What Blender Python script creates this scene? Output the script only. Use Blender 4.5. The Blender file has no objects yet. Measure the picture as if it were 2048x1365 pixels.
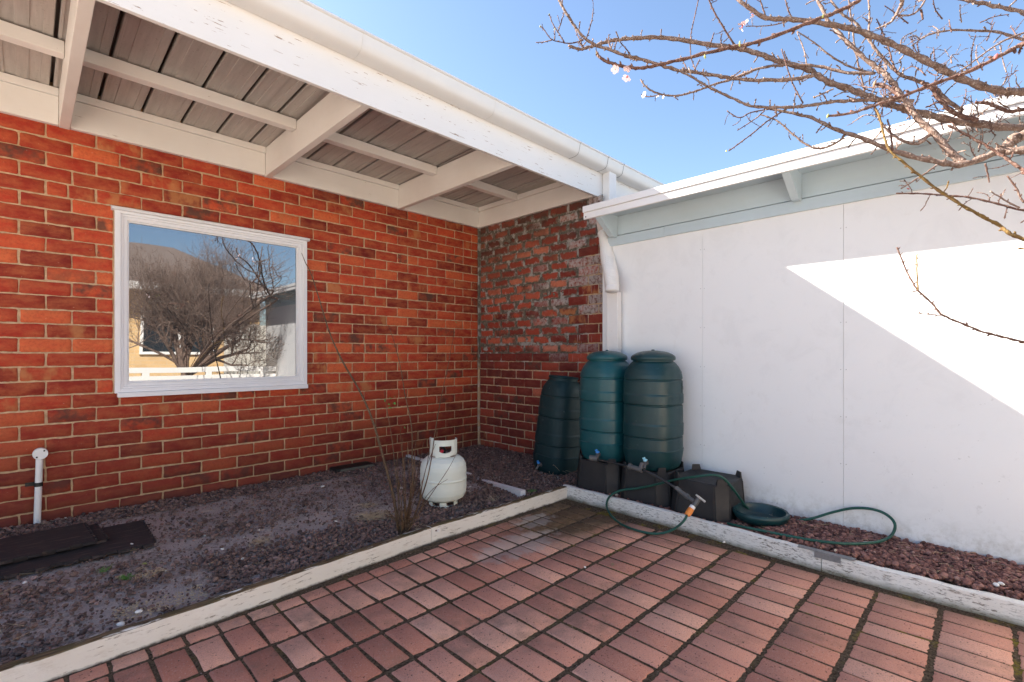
import bpy, bmesh, math, random
import numpy as np
from mathutils import Vector, Matrix, noise as mnoise
R = math.radians
rng = np.random.default_rng(7); random.seed(7)
sc = bpy.context.scene; COL = sc.collection

# ---------------------------------------------------------------- camera
F, CX, HY, HC = 969.0, 1024.0, 708.0, 1.02
A0 = R(44.85)
VV = Vector((math.cos(A0), math.sin(A0), 0)); RR = Vector((math.sin(A0), -math.cos(A0), 0))
CAM = Vector((-3.60, -4.107, HC))
cam = bpy.data.cameras.new('camera'); co = bpy.data.objects.new('camera', cam); COL.objects.link(co)
co.location = CAM; co.rotation_euler = (R(90), 0, A0 - R(90))
cam.sensor_width = 36; cam.lens = 36 * F / 2048; cam.shift_y = (HY - 682.5) / 2048
cam.clip_start = 0.02; cam.clip_end = 500
cam.dof.use_dof = True; cam.dof.focus_distance = 3.6; cam.dof.aperture_fstop = 7.1
sc.camera = co
# ---------------------------------------------------------------- light
SUN_DIR = Vector((.4456, -1.0, -.8085)).normalized()      # the way the light travels
ELEV = math.asin(-SUN_DIR.z)
w = bpy.data.worlds.new('World'); sc.world = w; w.use_nodes = True
nt = w.node_tree; bg = nt.nodes['Background']
sky = nt.nodes.new('ShaderNodeTexSky'); sky.sky_type = 'NISHITA'; sky.sun_disc = False
sky.sun_elevation = ELEV; sky.sun_rotation = math.atan2(-SUN_DIR.x, -SUN_DIR.y)
sky.air_density = 1.0; sky.dust_density = .6; sky.ozone_density = 2.5
nt.links.new(sky.outputs[0], bg.inputs[0]); bg.inputs[1].default_value = 0.062
sun = bpy.data.lights.new('sun', 'SUN'); so = bpy.data.objects.new('sun', sun); COL.objects.link(so)
sun.energy = 5.0; sun.angle = R(0.5); sun.color = (1, .95, .87)
so.rotation_euler = SUN_DIR.to_track_quat('-Z', 'Y').to_euler()
sc.view_settings.view_transform = 'Standard'; sc.view_settings.look = 'None'
sc.view_settings.gamma = 1; sc.view_settings.exposure = 2.3
sc.view_settings.use_white_balance = True; sc.view_settings.white_balance_temperature = 6620; sc.view_settings.white_balance_tint = 10
sc.cycles.max_bounces = 8; sc.cycles.diffuse_bounces = 5

# ---------------------------------------------------------------- helpers
def P(px, py, x=None, y=None, z=None, d=None):
    l = (px - CX) / F; u = (HY - py) / F
    r = VV + RR * l + Vector((0, 0, u))
    if x is not None: t = (x - CAM.x) / r.x
    elif y is not None: t = (y - CAM.y) / r.y
    elif z is not None: t = (z - CAM.z) / r.z
    else: t = d
    return CAM + r * t

class N:
    """tiny node-material builder"""
    def __init__(s, name, rough=.6, spec=.5):
        s.m = bpy.data.materials.new(name); s.m.use_nodes = True; s.t = s.m.node_tree
        s.b = s.t.nodes['Principled BSDF']; s.b.inputs['Roughness'].default_value = rough
        s.b.inputs['Specular IOR Level'].default_value = spec
        g = s.t.nodes.new('ShaderNodeNewGeometry'); s.pos = g.outputs['Position']; s.nor = g.outputs['Normal']
        s.obj = s.t.nodes.new('ShaderNodeTexCoord').outputs['Object']
    def n(s, k): return s.t.nodes.new(k)
    def put(s, sock, v):
        if isinstance(v, bpy.types.NodeSocket): s.t.links.new(v, sock)
        elif isinstance(v, (tuple, list)) and len(v) == 3 and sock.type == 'RGBA': sock.default_value = (*v, 1)
        else: sock.default_value = v
    def noise(s, scale, detail=4, rough=.55, vec=None, dist=0):
        a = s.n('ShaderNodeTexNoise'); a.inputs['Scale'].default_value = scale; a.inputs['Detail'].default_value = detail
        a.inputs['Roughness'].default_value = rough; a.inputs['Distortion'].default_value = dist
        s.put(a.inputs['Vector'], vec if vec is not None else s.pos); return a.outputs['Fac']
    def voro(s, scale, vec=None, feat='F1', out='Distance'):
        a = s.n('ShaderNodeTexVoronoi'); a.feature = feat; a.inputs['Scale'].default_value = scale
        s.put(a.inputs['Vector'], vec if vec is not None else s.pos); return a.outputs[out]
    def scale(s, v, vec=None):
        a = s.n('ShaderNodeVectorMath'); a.operation = 'MULTIPLY'; s.put(a.inputs[0], vec if vec is not None else s.pos)
        a.inputs[1].default_value = v; return a.outputs[0]
    def rot(s, ang, vec=None):
        a = s.n('ShaderNodeVectorRotate'); a.rotation_type = 'Z_AXIS'; s.put(a.inputs['Vector'], vec if vec is not None else s.pos)
        a.inputs['Angle'].default_value = ang; return a.outputs[0]
    def ramp(s, f, stops, interp='LINEAR'):
        a = s.n('ShaderNodeValToRGB'); a.color_ramp.interpolation = interp; e = a.color_ramp.elements
        while len(e) < len(stops): e.new(.5)
        for q, (p, c) in zip(e, stops):
            q.position = p; q.color = (c, c, c, 1) if isinstance(c, (int, float)) else (*c, 1)
        s.put(a.inputs[0], f); return a.outputs[0]
    def step(s, f, lo, hi): 
        a = s.n('ShaderNodeMapRange'); s.put(a.inputs[0], f); a.inputs[1].default_value = lo; a.inputs[2].default_value = hi
        return a.outputs[0]
    def mix(s, f, a, b, mode='MIX'):
        q = s.n('ShaderNodeMix'); q.data_type = 'RGBA'; q.blend_type = mode
        s.put(q.inputs[0], f); s.put(q.inputs[6], a); s.put(q.inputs[7], b); return q.outputs[2]
    def op(s, o, a, b=0.0):
        q = s.n('ShaderNodeMath'); q.operation = o; s.put(q.inputs[0], a); s.put(q.inputs[1], b); return q.outputs[0]
    def sep(s, v=None):
        q = s.n('ShaderNodeSeparateXYZ'); s.put(q.inputs[0], v if v is not None else s.pos); return q.outputs
    def attr(s, name='tone'):
        q = s.n('ShaderNodeAttribute'); q.attribute_name = name; return s.sep(q.outputs['Vector'])
    def col(s, c): s.put(s.b.inputs['Base Color'], c); return s
    def rough(s, c): s.put(s.b.inputs['Roughness'], c); return s
    def bump(s, h, strength=.3, dist=.003):
        q = s.n('ShaderNodeBump'); q.inputs['Strength'].default_value = strength; q.inputs['Distance'].default_value = dist
        s.put(q.inputs['Height'], h); s.t.links.new(q.outputs[0], s.b.inputs['Normal']); return s

class MB:
    def __init__(s): s.v = []; s.f = []; s.mi = []; s.tone = {}
    def add(s, vs, fs, mi=0):
        o = len(s.v); s.v += [tuple(q) for q in vs]; s.f += [tuple(i + o for i in f) for f in fs]; s.mi += [mi] * len(fs); return s
    def box(s, a, b, mi=0, M=None, bev=0, seg=None):
        """axis box from corner a to b, optional bevel"""
        a = Vector(a); b = Vector(b); lo = Vector(map(min, a, b)); hi = Vector(map(max, a, b))
        if bev <= 0:
            vs = [Vector((x, y, z)) for x in (lo.x, hi.x) for y in (lo.y, hi.y) for z in (lo.z, hi.z)]
            fs = [(0, 1, 3, 2), (4, 6, 7, 5), (0, 4, 5, 1), (2, 3, 7, 6), (0, 2, 6, 4), (1, 5, 7, 3)]
        else:
            bm = bmesh.new(); bmesh.ops.create_cube(bm, size=1)
            for q in bm.verts: q.co = Vector([lo[i] + (q.co[i] + .5) * (hi[i] - lo[i]) for i in range(3)])
            bmesh.ops.bevel(bm, geom=bm.edges[:], offset=bev, segments=2, affect='EDGES', profile=.6)
            vs = [q.co.copy() for q in bm.verts]; fs = [tuple(v.index for v in f.verts) for f in bm.faces]; bm.free()
        if M is not None: vs = [M @ q for q in vs]
        return s.add(vs, fs, mi)
    def lathe(s, prof, n=32, c=(0, 0, 0), M=None, mi=0, se=None):
        """prof: list of (r, z) or (r, z, exponent) ; superellipse sections"""
        vs = []; fs = []
        for p in prof:
            e = p[2] if len(p) > 2 else 2.0
            for k in range(n):
                t = 2 * math.pi * k / n; cs, sn = math.cos(t), math.sin(t)
                q = (abs(cs) ** e + abs(sn) ** e) ** (-1 / e)
                vs.append(Vector((p[0] * q * cs + c[0], p[0] * q * sn + c[1], p[1] + c[2])))
        for i in range(len(prof) - 1):
            for k in range(n):
                a = i * n + k; b = i * n + (k + 1) % n
                fs.append((a, b, b + n, a + n))
        if prof[0][0] > 1e-4: fs.append(tuple(reversed(range(n))))
        if prof[-1][0] > 1e-4: fs.append(tuple(range((len(prof) - 1) * n, len(prof) * n)))
        if M is not None: vs = [M @ q for q in vs]
        return s.add(vs, fs, mi)
    def tube(s, pts, r, n=8, mi=0, smooth=4, cap=True):
        pts = [Vector(p) for p in pts]
        rs = r if isinstance(r, (list, tuple)) else [r] * len(pts)
        if smooth > 1 and len(pts) > 2: pts, rs = catmull(pts, rs, smooth)
        vs = []; fs = []; up = None
        for i, p in enumerate(pts):
            t = (pts[min(i + 1, len(pts) - 1)] - pts[max(i - 1, 0)])
            t = t.normalized() if t.length > 1e-9 else Vector((0, 0, 1))
            if up is None: up = Vector((0, 0, 1)) if abs(t.z) < .9 else Vector((1, 0, 0))
            u = up - t * up.dot(t); u.normalize(); up = u; v_ = t.cross(u)
            for k in range(n):
                a = 2 * math.pi * k / n; vs.append(p + (u * math.cos(a) + v_ * math.sin(a)) * rs[i])
        for i in range(len(pts) - 1):
            for k in range(n):
                a = i * n + k; b = i * n + (k + 1) % n; fs.append((a, b, b + n, a + n))
        if cap: fs.append(tuple(reversed(range(n)))); fs.append(tuple(range(len(vs) - n, len(vs))))
        return s.add(vs, fs, mi)
    def prism(s, poly, ext, mi=0, M=None):
        """poly: closed list of 3D points, extruded along ext"""
        poly = [Vector(p) for p in poly]; e = Vector(ext); n = len(poly)
        vs = poly + [p + e for p in poly]
        fs = [tuple(reversed(range(n))), tuple(range(n, 2 * n))] + [(i, (i + 1) % n, (i + 1) % n + n, i + n) for i in range(n)]
        if M is not None: vs = [M @ q for q in vs]
        return s.add(vs, fs, mi)
    def build(s, name, mats, parent=None, smooth=False):
        me = bpy.data.meshes.new(name); off = wloc(parent)
        vs = np.array(s.v, dtype=np.float32).reshape(-1, 3) - np.array(off, dtype=np.float32)
        me.from_pydata(vs.tolist(), [], s.f)
        ms = mats if isinstance(mats, (list, tuple)) else [mats]
        for m in ms: me.materials.append(m.m if isinstance(m, N) else m)
        if len(ms) > 1: me.polygons.foreach_set('material_index', s.mi)
        bm = bmesh.new(); bm.from_mesh(me); bmesh.ops.recalc_face_normals(bm, faces=bm.faces); bm.to_mesh(me); bm.free()
        o = bpy.data.objects.new(name, me); COL.objects.link(o)
        if smooth:
            me.polygons.foreach_set('use_smooth', [True] * len(me.polygons))
            if smooth != 'all':
                try: me.set_sharp_from_angle(angle=R(smooth if smooth is not True else 40))
                except Exception: pass
        if parent: o.parent = parent
        return o

def support(pr, d=.0035, L=.018):
    out = [pr[0]]
    for a, b in zip(pr, pr[1:]):
        l = math.hypot(b[0] - a[0], b[1] - a[1])
        if l > L:
            for t in (d / l, 1 - d / l): out.append(tuple(a[i] + (b[i] - a[i]) * t for i in range(len(a))))
        out.append(b)
    return out
def wloc(o):
    v = Vector((0, 0, 0))
    while o is not None: v += o.location; o = o.parent
    return v
def catmull(pts, rs, k):
    out = []; ro = []
    for i in range(len(pts) - 1):
        p0 = pts[max(i - 1, 0)]; p1 = pts[i]; p2 = pts[i + 1]; p3 = pts[min(i + 2, len(pts) - 1)]
        for j in range(k):
            t = j / k
            out.append(.5 * ((2 * p1) + (p2 - p0) * t + (2 * p0 - 5 * p1 + 4 * p2 - p3) * t * t + (3 * p1 - p0 - 3 * p2 + p3) * t ** 3))
            ro.append(rs[i] * (1 - t) + rs[i + 1] * t)
    out.append(pts[-1]); ro.append(rs[-1]); return out, ro
def np_mesh(name, V, Fc, tone=None, mats=(), parent=None, mi=None, smooth=False, tris=None):
    """fast mesh from arrays; Fc is (n,k) with equal k"""
    me = bpy.data.meshes.new(name); V = V - np.array(wloc(parent), dtype=np.float64)
    k = Fc.shape[1]; me.vertices.add(len(V)); me.vertices.foreach_set('co', V.astype(np.float32).ravel())
    me.loops.add(Fc.size); me.loops.foreach_set('vertex_index', Fc.astype(np.int32).ravel())
    me.polygons.add(len(Fc)); me.polygons.foreach_set('loop_start', np.arange(0, Fc.size, k, dtype=np.int32))
    if mi is not None: me.polygons.foreach_set('material_index', mi.astype(np.int32))
    me.polygons.foreach_set('use_smooth', [bool(smooth)] * len(Fc))
    me.update(calc_edges=True)
    for m in mats: me.materials.append(m.m)
    if tone is not None:
        a = me.attributes.new('tone', 'FLOAT_VECTOR', 'POINT'); a.data.foreach_set('vector', tone.astype(np.float32).ravel())
    o = bpy.data.objects.new(name, me); COL.objects.link(o)
    if parent: o.parent = parent
    return o
def tag(o, label, cat, group=None, kind=None):
    if label: o['label'] = label
    if cat: o['category'] = cat
    if group: o['group'] = group
    if kind: o['kind'] = kind
    return o
def thing(name, label, cat, loc=(0, 0, 0), group=None):
    o = bpy.data.objects.new(name, None); COL.objects.link(o); o.location = loc; o.empty_display_size = .1
    return tag(o, label, cat, group)
def struct(o): o['kind'] = 'structure'; return o
def clone(root, loc=None, rz=None, label=None):
    def cp(o, par):
        c = o.copy(); COL.objects.link(c); c.parent = par
        for ch in list(o.children): cp(ch, c)
        return c
    r = cp(root, None)
    if loc is not None: r.location = loc
    if rz is not None: r.rotation_euler = (0, 0, rz)
    if label: r['label'] = label
    return r

# ---------------------------------------------------------------- materials
def brick_mat(name, kind):
    m = N(name, .85, .25)
    r, g, b = m.attr()
    if kind == 'A':
        base = m.ramp(r, [(0, (.17, .020, .016)), (.25, (.27, .030, .018)), (.55, (.38, .041, .022)), (.85, (.52, .064, .028)), (1, (.60, .115, .045))])
    else:
        base = m.ramp(r, [(0, (.13, .022, .018)), (.4, (.20, .030, .021)), (.7, (.44, .075, .040)), (1, (.60, .19, .11))])
    v = m.scale((1, 1, 2.2))
    n1 = m.noise(9, 5, .6, v); n2 = m.noise(60, 3, .6); n3 = m.noise(230, 2, .5)
    c = m.mix(m.step(n1, .38, .72), base, m.mix(.5, base, (.62, .20, .075) if kind == 'A' else (.30, .09, .06)))
    c = m.mix(m.op('MULTIPLY', m.step(n2, .45, .75), .35), c, (.18, .022, .016))
    # flashed (dark) brick ends
    fl = m.op('MULTIPLY', m.step(g, .86, .9), m.step(m.noise(11, 3, .6), .42, .6))
    c = m.mix(m.op('MULTIPLY', fl, .8), c, (.075, .050, .038))
    yl = m.op('MULTIPLY', m.step(g, .10, .06), m.step(m.noise(9, 3, .6, m.scale((1, 1, .6))), .48, .6))
    c = m.mix(m.op('MULTIPLY', yl, .7), c, (.48, .20, .08))
    # pits and specks
    pit = m.step(m.noise(150, 2, .5), .30, .24)
    c = m.mix(m.op('MULTIPLY', pit, .6), c, (.08, .03, .02))
    c = m.mix(m.op('MULTIPLY', m.step(m.noise(95, 2, .5), .72, .76), .5), c, (.55, .42, .32))
    x, y, z = m.sep()
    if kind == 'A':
        # light falloff painted into the lower courses, slight damp at the very base
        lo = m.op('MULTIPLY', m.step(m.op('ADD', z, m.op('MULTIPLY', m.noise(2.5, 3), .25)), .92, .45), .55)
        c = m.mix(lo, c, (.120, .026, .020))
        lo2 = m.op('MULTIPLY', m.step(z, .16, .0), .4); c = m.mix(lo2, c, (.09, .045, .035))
    else:
        # soot / render smears on the old part and salt bloom
        up = m.step(m.op('ADD', z, m.op('MULTIPLY', m.noise(3, 3), .4)), 1.15, 1.35)
        sm = m.step(m.op('ADD', m.op('MULTIPLY', m.noise(13, 4, .65), .9), m.op('MULTIPLY', b, .34)), .68, .78)
        c = m.mix(m.op('MULTIPLY', m.op('MULTIPLY', up, sm), .85), c, m.mix(m.step(m.noise(25), .4, .6), (.10, .075, .055), (.27, .20, .15)))
        soot = m.op('MULTIPLY', m.step(z, 1.75, 2.35), m.step(m.noise(5, 4), .3, .6))
        soot = m.op('MAXIMUM', soot, m.op('MULTIPLY', m.op('MULTIPLY', m.step(z, 1.5, 2.1), m.step(y, -.9, -.3)), .7))
        c = m.mix(m.op('MULTIPLY', soot, .8), c, (.07, .05, .036))
        bl = m.step(m.op('ADD', m.op('MULTIPLY', m.noise(20, 5, .75), .9), m.op('MULTIPLY', b, .28)), .66, .80)
        bl = m.op('MULTIPLY', bl, m.step(m.noise(2.2, 3), .42, .60))
        c = m.mix(m.op('MULTIPLY', bl, .62), c, (.52, .47, .45))
        wb_ = m.op('MULTIPLY', m.op('MULTIPLY', m.step(g, .72, .8), m.step(y, -.75, -1.05)), m.op('MULTIPLY', up, m.step(m.noise(30, 4, .7), .35, .55)))
        c = m.mix(m.op('MULTIPLY', wb_, .75), c, (.50, .45, .42))
        dr = m.step(m.noise(60, 2, .5, m.scale((1, 1, .05))), .66, .70)
        dr = m.op('MULTIPLY', dr, m.op('MULTIPLY', m.step(y, -1.25, -1.4), m.step(z, 1.9, 1.6)))
        c = m.mix(m.op('MULTIPLY', dr, .55), c, (.55, .48, .46))
    m.col(c)
    h = m.op('ADD', m.op('MULTIPLY', n1, .5), m.op('ADD', m.op('MULTIPLY', n2, .5), m.op('MULTIPLY', n3, .25)))
    h = m.op('SUBTRACT', h, m.op('MULTIPLY', pit, .5))
    return m.bump(h, .55, .004)
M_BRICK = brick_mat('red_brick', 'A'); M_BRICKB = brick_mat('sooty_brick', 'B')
def mortar(name, kind):
    m = N(name, .95, .1); x, y, z = m.sep()
    n = m.noise(35, 5, .65)
    c = m.mix(m.step(n, .3, .7), (.40, .26, .15), (.64, .45, .285))
    if kind == 'B':
        g = m.mix(m.step(n, .3, .7), (.085, .070, .054), (.20, .17, .135))
        q = m.op('MULTIPLY', m.step(m.op('ADD', z, m.op('MULTIPLY', m.noise(4, 3), .35)), 1.05, 1.18), m.step(m.op('ADD', y, m.op('MULTIPLY', m.noise(5, 3), .2)), -1.42, -1.30))
        q2 = m.step(z, 1.95, 2.0)
        c = m.mix(m.op('MAXIMUM', q, q2), c, g)
        c = m.mix(m.op('MULTIPLY', m.step(m.noise(12, 4), .52, .6), .5), c, (.55, .53, .50))
    else:
        c = m.mix(m.op('MULTIPLY', m.step(z, .5, .1), .3), c, (.30, .19, .09))
        c = m.mix(m.op('MULTIPLY', m.step(x, -.035, -.02), .9), c, (.33, .30, .26))
    m.col(c); return m.bump(m.noise(140, 4, .7), .6, .003)
M_MORT = mortar('sand_mortar', 'A'); M_MORTB = mortar('grey_mortar', 'B')

def paint(name, base, dirt=(.45, .40, .33), amt=.25, rough=.5, grain=None, peel=0, peelcol=(.25, .15, .09), pn=40):
    m = N(name, rough, .4)
    n = m.noise(2.5, 5, .6); c = m.mix(m.op('MULTIPLY', m.step(n, .35, .75), amt), base, dirt)
    v = m.scale(grain) if grain else m.scale((4, 4, 4))
    gr = m.noise(7, 5, .6, v, .3)
    c = m.mix(m.op('MULTIPLY', m.step(gr, .45, .8), amt * .7), c, tuple(q * .8 for q in base))
    sp = m.step(m.noise(60, 2, .5), .755, .78); c = m.mix(m.op('MULTIPLY', sp, .5), c, dirt)
    h = gr
    if peel:
        pv = m.scale(tuple(q * 1.0 for q in grain)) if grain else m.pos
        pk = m.op('MULTIPLY', m.step(m.noise(pn, 4, .7, pv), 1 - peel, 1.01 - peel), m.step(m.noise(3.1, 2), .43, .50))
        c = m.mix(pk, c, peelcol); h = m.op('SUBTRACT', gr, pk)
    m.col(c); return m.bump(h, .25, .002)
M_WHITE = paint('white_timber_paint', (.80, .775, .74), amt=.16, grain=(.6, 6, 6), peel=.30, pn=10)
M_WHITE_Y = paint('white_timber_paint_rafter', (.78, .745, .70), (.48, .38, .29), amt=.22, grain=(6, .6, 6))
M_FASC = paint('chipped_fascia_paint', (.76, .75, .735), (.6, .52, .42), amt=.10, grain=(.8, 8, 8), peel=.37, peelcol=(.32, .22, .16), pn=9)
M_GUT = paint('gutter_enamel', (.68, .675, .66), (.5, .48, .45), amt=.14, rough=.32)
M_FRAME = paint('window_paint', (.80, .80, .82), (.5, .46, .42), amt=.16, rough=.4, grain=(3, 6, 1))
M_PIPE = paint('white_pvc', (.80, .79, .78), (.42, .36, .30), amt=.16, rough=.38)
M_OLDPIPE = paint('flaking_pipe_paint', (.70, .62, .56), (.30, .22, .17), amt=.55, rough=.7)
M_BLUE = paint('pale_blue_paint', (.50, .60, .655), (.38, .41, .40), amt=.26, rough=.45, grain=(6, .5, 6))
M_WOODRAW = N('raw_timber', .9); M_WOODRAW.col(M_WOODRAW.mix(M_WOODRAW.noise(9, 5, .6, M_WOODRAW.scale((1, 8, 8))), (.12, .07, .04), (.35, .25, .16)))

def wallC_mat():
    m = N('painted_cement_sheet', .55, .35); x, y, z = m.sep()
    n = m.noise(2.0, 6, .62); c = m.mix(m.op('MULTIPLY', m.step(n, .35, .7), .40), (.82, .815, .81), (.77, .77, .77))
    c = m.mix(m.op('MULTIPLY', m.step(m.noise(5, 6, .7, None, .5), .52, .66), .22), c, (.66, .66, .66))
    c = m.mix(m.op('MULTIPLY', m.step(m.noise(7, 5, .7), .60, .68), .12), c, (.62, .59, .54))
    base = m.op('MULTIPLY', m.step(m.op('SUBTRACT', z, m.op('MULTIPLY', m.noise(7, 4, .7), .30)), .05, -.13), m.step(m.noise(22, 5, .7), .42, .62))
    c = m.mix(m.op('MULTIPLY', base, .5), c, (.36, .33, .27))
    sp = m.op('MULTIPLY', m.step(m.noise(42, 3, .6), .70, .74), m.step(z, 1.0, .15))
    c = m.mix(m.op('MULTIPLY', sp, .6), c, (.30, .29, .26))
    sm_ = m.op('MULTIPLY', m.step(m.noise(12, 5, .75), .64, .72), m.step(z, .9, .0)); c = m.mix(m.op('MULTIPLY', sm_, .4), c, (.42, .40, .37))
    m.col(c); return m.bump(m.op('ADD', n, m.op('MULTIPLY', m.noise(120, 3), .3)), .2, .003)
M_WALLC = wallC_mat()
def sheet_mat():
    m = N('galvanised_roof_sheet', .55, .4); m.b.inputs['Metallic'].default_value = .25
    st = m.noise(8, 6, .65, m.scale((5, .35, 1)), .1); n = m.noise(3, 5, .6)
    c = m.mix(m.step(st, .3, .72), (.40, .37, .345), (.54, .505, .47))
    c = m.mix(m.op('MULTIPLY', m.step(n, .4, .7), .45), c, (.46, .41, .36))
    c = m.mix(m.op('MULTIPLY', m.step(m.noise(70, 3, .6), .62, .68), .3), c, (.17, .13, .10))
    r, g, b = m.attr(); c = m.mix(m.op('MULTIPLY', r, .85), c, (.035, .024, .018))
    m.col(c); return m.bump(st, .2, .002)
M_SHEET = sheet_mat()
def board_mat(name, kind):
    m = N(name, .8, .2); x, y, z = m.sep(); nz = m.sep(m.nor)[2]
    g = (1.0, 12, 12) if kind == 1 else (12, 1.0, 12)
    gr = m.noise(9, 6, .65, m.scale(g), .2)
    wood = m.mix(m.step(gr, .35, .7), (.055, .034, .018), (.25, .17, .095))
    moss = m.step(m.noise(9, 4), .5, .62)
    wood = m.mix(m.op('MULTIPLY', moss, .5), wood, (.07, .065, .02))
    pc = m.mix(m.op('MULTIPLY', m.step(m.noise(4, 5), .3, .7), .5), (.78, .75, .69), (.62, .55, .45))
    pc = m.mix(m.op('MULTIPLY', m.step(m.noise(18, 5, .75, m.scale((.6, .6, 2))), .55, .70), .35), pc, (.42, .34, .25))
    top = m.step(nz, .4, .7)
    if kind == 1:
        wear = m.step(m.noise(9, 6, .75, m.scale((1.2, 5, 9))), .585, .63)
        k = m.op('MAXIMUM', m.op('MULTIPLY', wear, .75), m.op('MULTIPLY', top, m.step(m.noise(14, 4, .6, m.scale((.5, 3, 3))), .66, .60)))
        low = m.op('MULTIPLY', m.step(m.op('ADD', z, m.op('MULTIPLY', m.noise(12, 5, .75), .03)), -.026, -.036), .88)
        c = m.mix(k, pc, wood); c = m.mix(low, c, (.035, .022, .012))
    else:
        crk = m.step(m.noise(60, 4, .75, m.scale((2, .5, 2.4)), .3), .53, .60)
        pc = m.mix(.3, pc, (.75, .75, .75))
        side = m.step(nz, .5, .2)
        c = m.mix(m.op('MULTIPLY', m.op('MULTIPLY', crk, side), m.step(m.noise(5, 4), .30, .55)), pc, (.20, .17, .14))
        c = m.mix(m.op('MULTIPLY', m.step(m.noise(26, 5, .8), .62, .68), .6), c, (.22, .20, .18))
        low = m.op('MULTIPLY', m.step(m.op('ADD', z, m.op('MULTIPLY', m.noise(8, 5, .7), .05)), .005, -.025), .8)
        c = m.mix(low, c, (.10, .085, .04))
    m.col(c); return m.bump(m.op('ADD', gr, m.noise(60, 3)), .5, .003)
M_KERB1 = board_mat('weathered_white_edging', 1); M_KERB2 = board_mat('crazed_white_edging', 2)

def soil_mat():
    m = N('garden_soil', .97, .1)
    n = m.noise(3.2, 5, .6); n2 = m.noise(45, 5, .75); n3 = m.noise(180, 3, .6)
    c = m.mix(m.step(n2, .35, .68), (.12, .09, .078), (.68, .57, .50))
    sand = m.step(m.op('ADD', n, m.op('MULTIPLY', n2, .3)), .52, .68)
    c = m.mix(m.op('MULTIPLY', sand, .9), c, m.mix(m.step(n3, .3, .7), (.42, .35, .32), (.62, .53, .49)))
    c = m.mix(m.op('MULTIPLY', m.step(m.voro(70), .25, .1), .55), c, (.03, .017, .016))
    m.col(c); return m.bump(m.op('ADD', m.op('MULTIPLY', n2, .8), m.op('MULTIPLY', n3, .5)), .9, .012)
M_SOIL = soil_mat()
def stone_mat(name, red):
    m = N(name, .92, .2); r, g, b = m.attr()
    if red: c = m.ramp(r, [(0, (.055, .032, .030)), (.3, (.14, .065, .055)), (.6, (.25, .115, .092)), (.85, (.36, .19, .155)), (.97, (.44, .31, .26)), (1, (.7, .58, .44))])
    else: c = m.ramp(r, [(0, (.040, .028, .028)), (.35, (.155, .098, .078)), (.7, (.27, .17, .135)), (.9, (.34, .23, .21)), (.98, (.42, .35, .33)), (1, (.6, .57, .52))])
    n = m.noise(120, 4, .7); c = m.mix(m.op('MULTIPLY', m.step(n, .45, .75), .4), c, (.25, .17, .16))
    m.col(c); return m.bump(m.noise(260, 3, .7), .7, .003)
M_STONE = stone_mat('scoria_dark', False); M_STONER = stone_mat('scoria_red', True)
def paver_mat():
    m = N('red_paver', .9, .2); r, g, b = m.attr(); x, y, z = m.sep()
    base = m.ramp(r, [(0, (.42, .165, .112)), (.5, (.60, .262, .182)), (1, (.74, .40, .285))])
    xr = m.step(x, -2.6, -1.0)                      # orange-pink towards the right bed
    base = m.mix(m.op('MULTIPLY', xr, .45), base, (.62, .33, .24))
    n = m.noise(300, 2, .5); n1 = m.noise(14, 6, .7)
    c = m.mix(m.op('MULTIPLY', m.step(n, .50, .60), .30), base, (.20, .09, .07))
    c = m.mix(m.op('MULTIPLY', m.step(m.noise(170, 3, .6), .58, .66), .4), c, (.56, .38, .32))
    pit = m.step(m.noise(115, 2, .5), .34, .28); c = m.mix(m.op('MULTIPLY', pit, .85), c, (.045, .028, .022))
    gm = m.op('MULTIPLY', m.step(m.op('ADD', m.noise(2.3, 4, .6), m.op('MULTIPLY', g, .22)), .60, .78), m.step(n1, .35, .6))
    c = m.mix(m.op('MULTIPLY', gm, .5), c, (.14, .105, .08))
    # algae near the corner of the edging
    def blob(cx, cy, rx, ry):
        dx = m.op('DIVIDE', m.op('SUBTRACT', x, cx), rx); dy = m.op('DIVIDE', m.op('SUBTRACT', y, cy), ry)
        return m.op('SQRT', m.op('ADD', m.op('MULTIPLY', dx, dx), m.op('MULTIPLY', dy, dy)))
    al = m.step(m.op('ADD', blob(-1.0, -2.12, .62, .42), m.op('MULTIPLY', n1, .8)), 1.45, 1.0)
    c = m.mix(m.op('MULTIPLY', al, .85), c, m.mix(m.step(m.noise(30), .4, .6), (.060, .048, .018), (.125, .090, .045)))
    ed = m.step(m.op('ADD', x, m.op('MULTIPLY', n1, .12)), -1.0, -.78); c = m.mix(m.op('MULTIPLY', ed, .5), c, (.13, .085, .055))
    wf = m.step(m.op('ADD', blob(-1.66, -2.22, .40, .17), m.op('MULTIPLY', m.noise(16, 5, .7), 1.6)), 1.62, 1.35)
    wf = m.op('MAXIMUM', wf, m.step(m.op('ADD', blob(-1.30, -2.02, .22, .12), m.op('MULTIPLY', m.noise(18, 5, .7), 1.6)), 1.6, 1.35))
    c = m.mix(m.op('MULTIPLY', wf, .5), c, (.48, .43, .38))
    m.col(c); return m.bump(m.op('SUBTRACT', m.op('ADD', n, m.op('MULTIPLY', n1, .4)), pit), .5, .003)
M_PAVER = paver_mat()
def joint_mat():
    m = N('mossy_joint_sand', .98, .05)
    n = m.noise(90, 5, .75); c = m.mix(m.step(n, .35, .7), (.035, .024, .015), (.20, .145, .10))
    ms = m.op('MULTIPLY', m.step(m.noise(6.5, 5, .65), .55, .66), m.step(m.noise(80, 3), .35, .55))
    x, y, z = m.sep()
    ms = m.op('MULTIPLY', ms, m.op('MAXIMUM', m.step(x, -1.9, -1.2), .25))
    c = m.mix(m.op('MULTIPLY', ms, .85), c, (.24, .19, .025))
    m.col(c); return m.bump(n, 1, .008)
M_JOINT = joint_mat()
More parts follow.
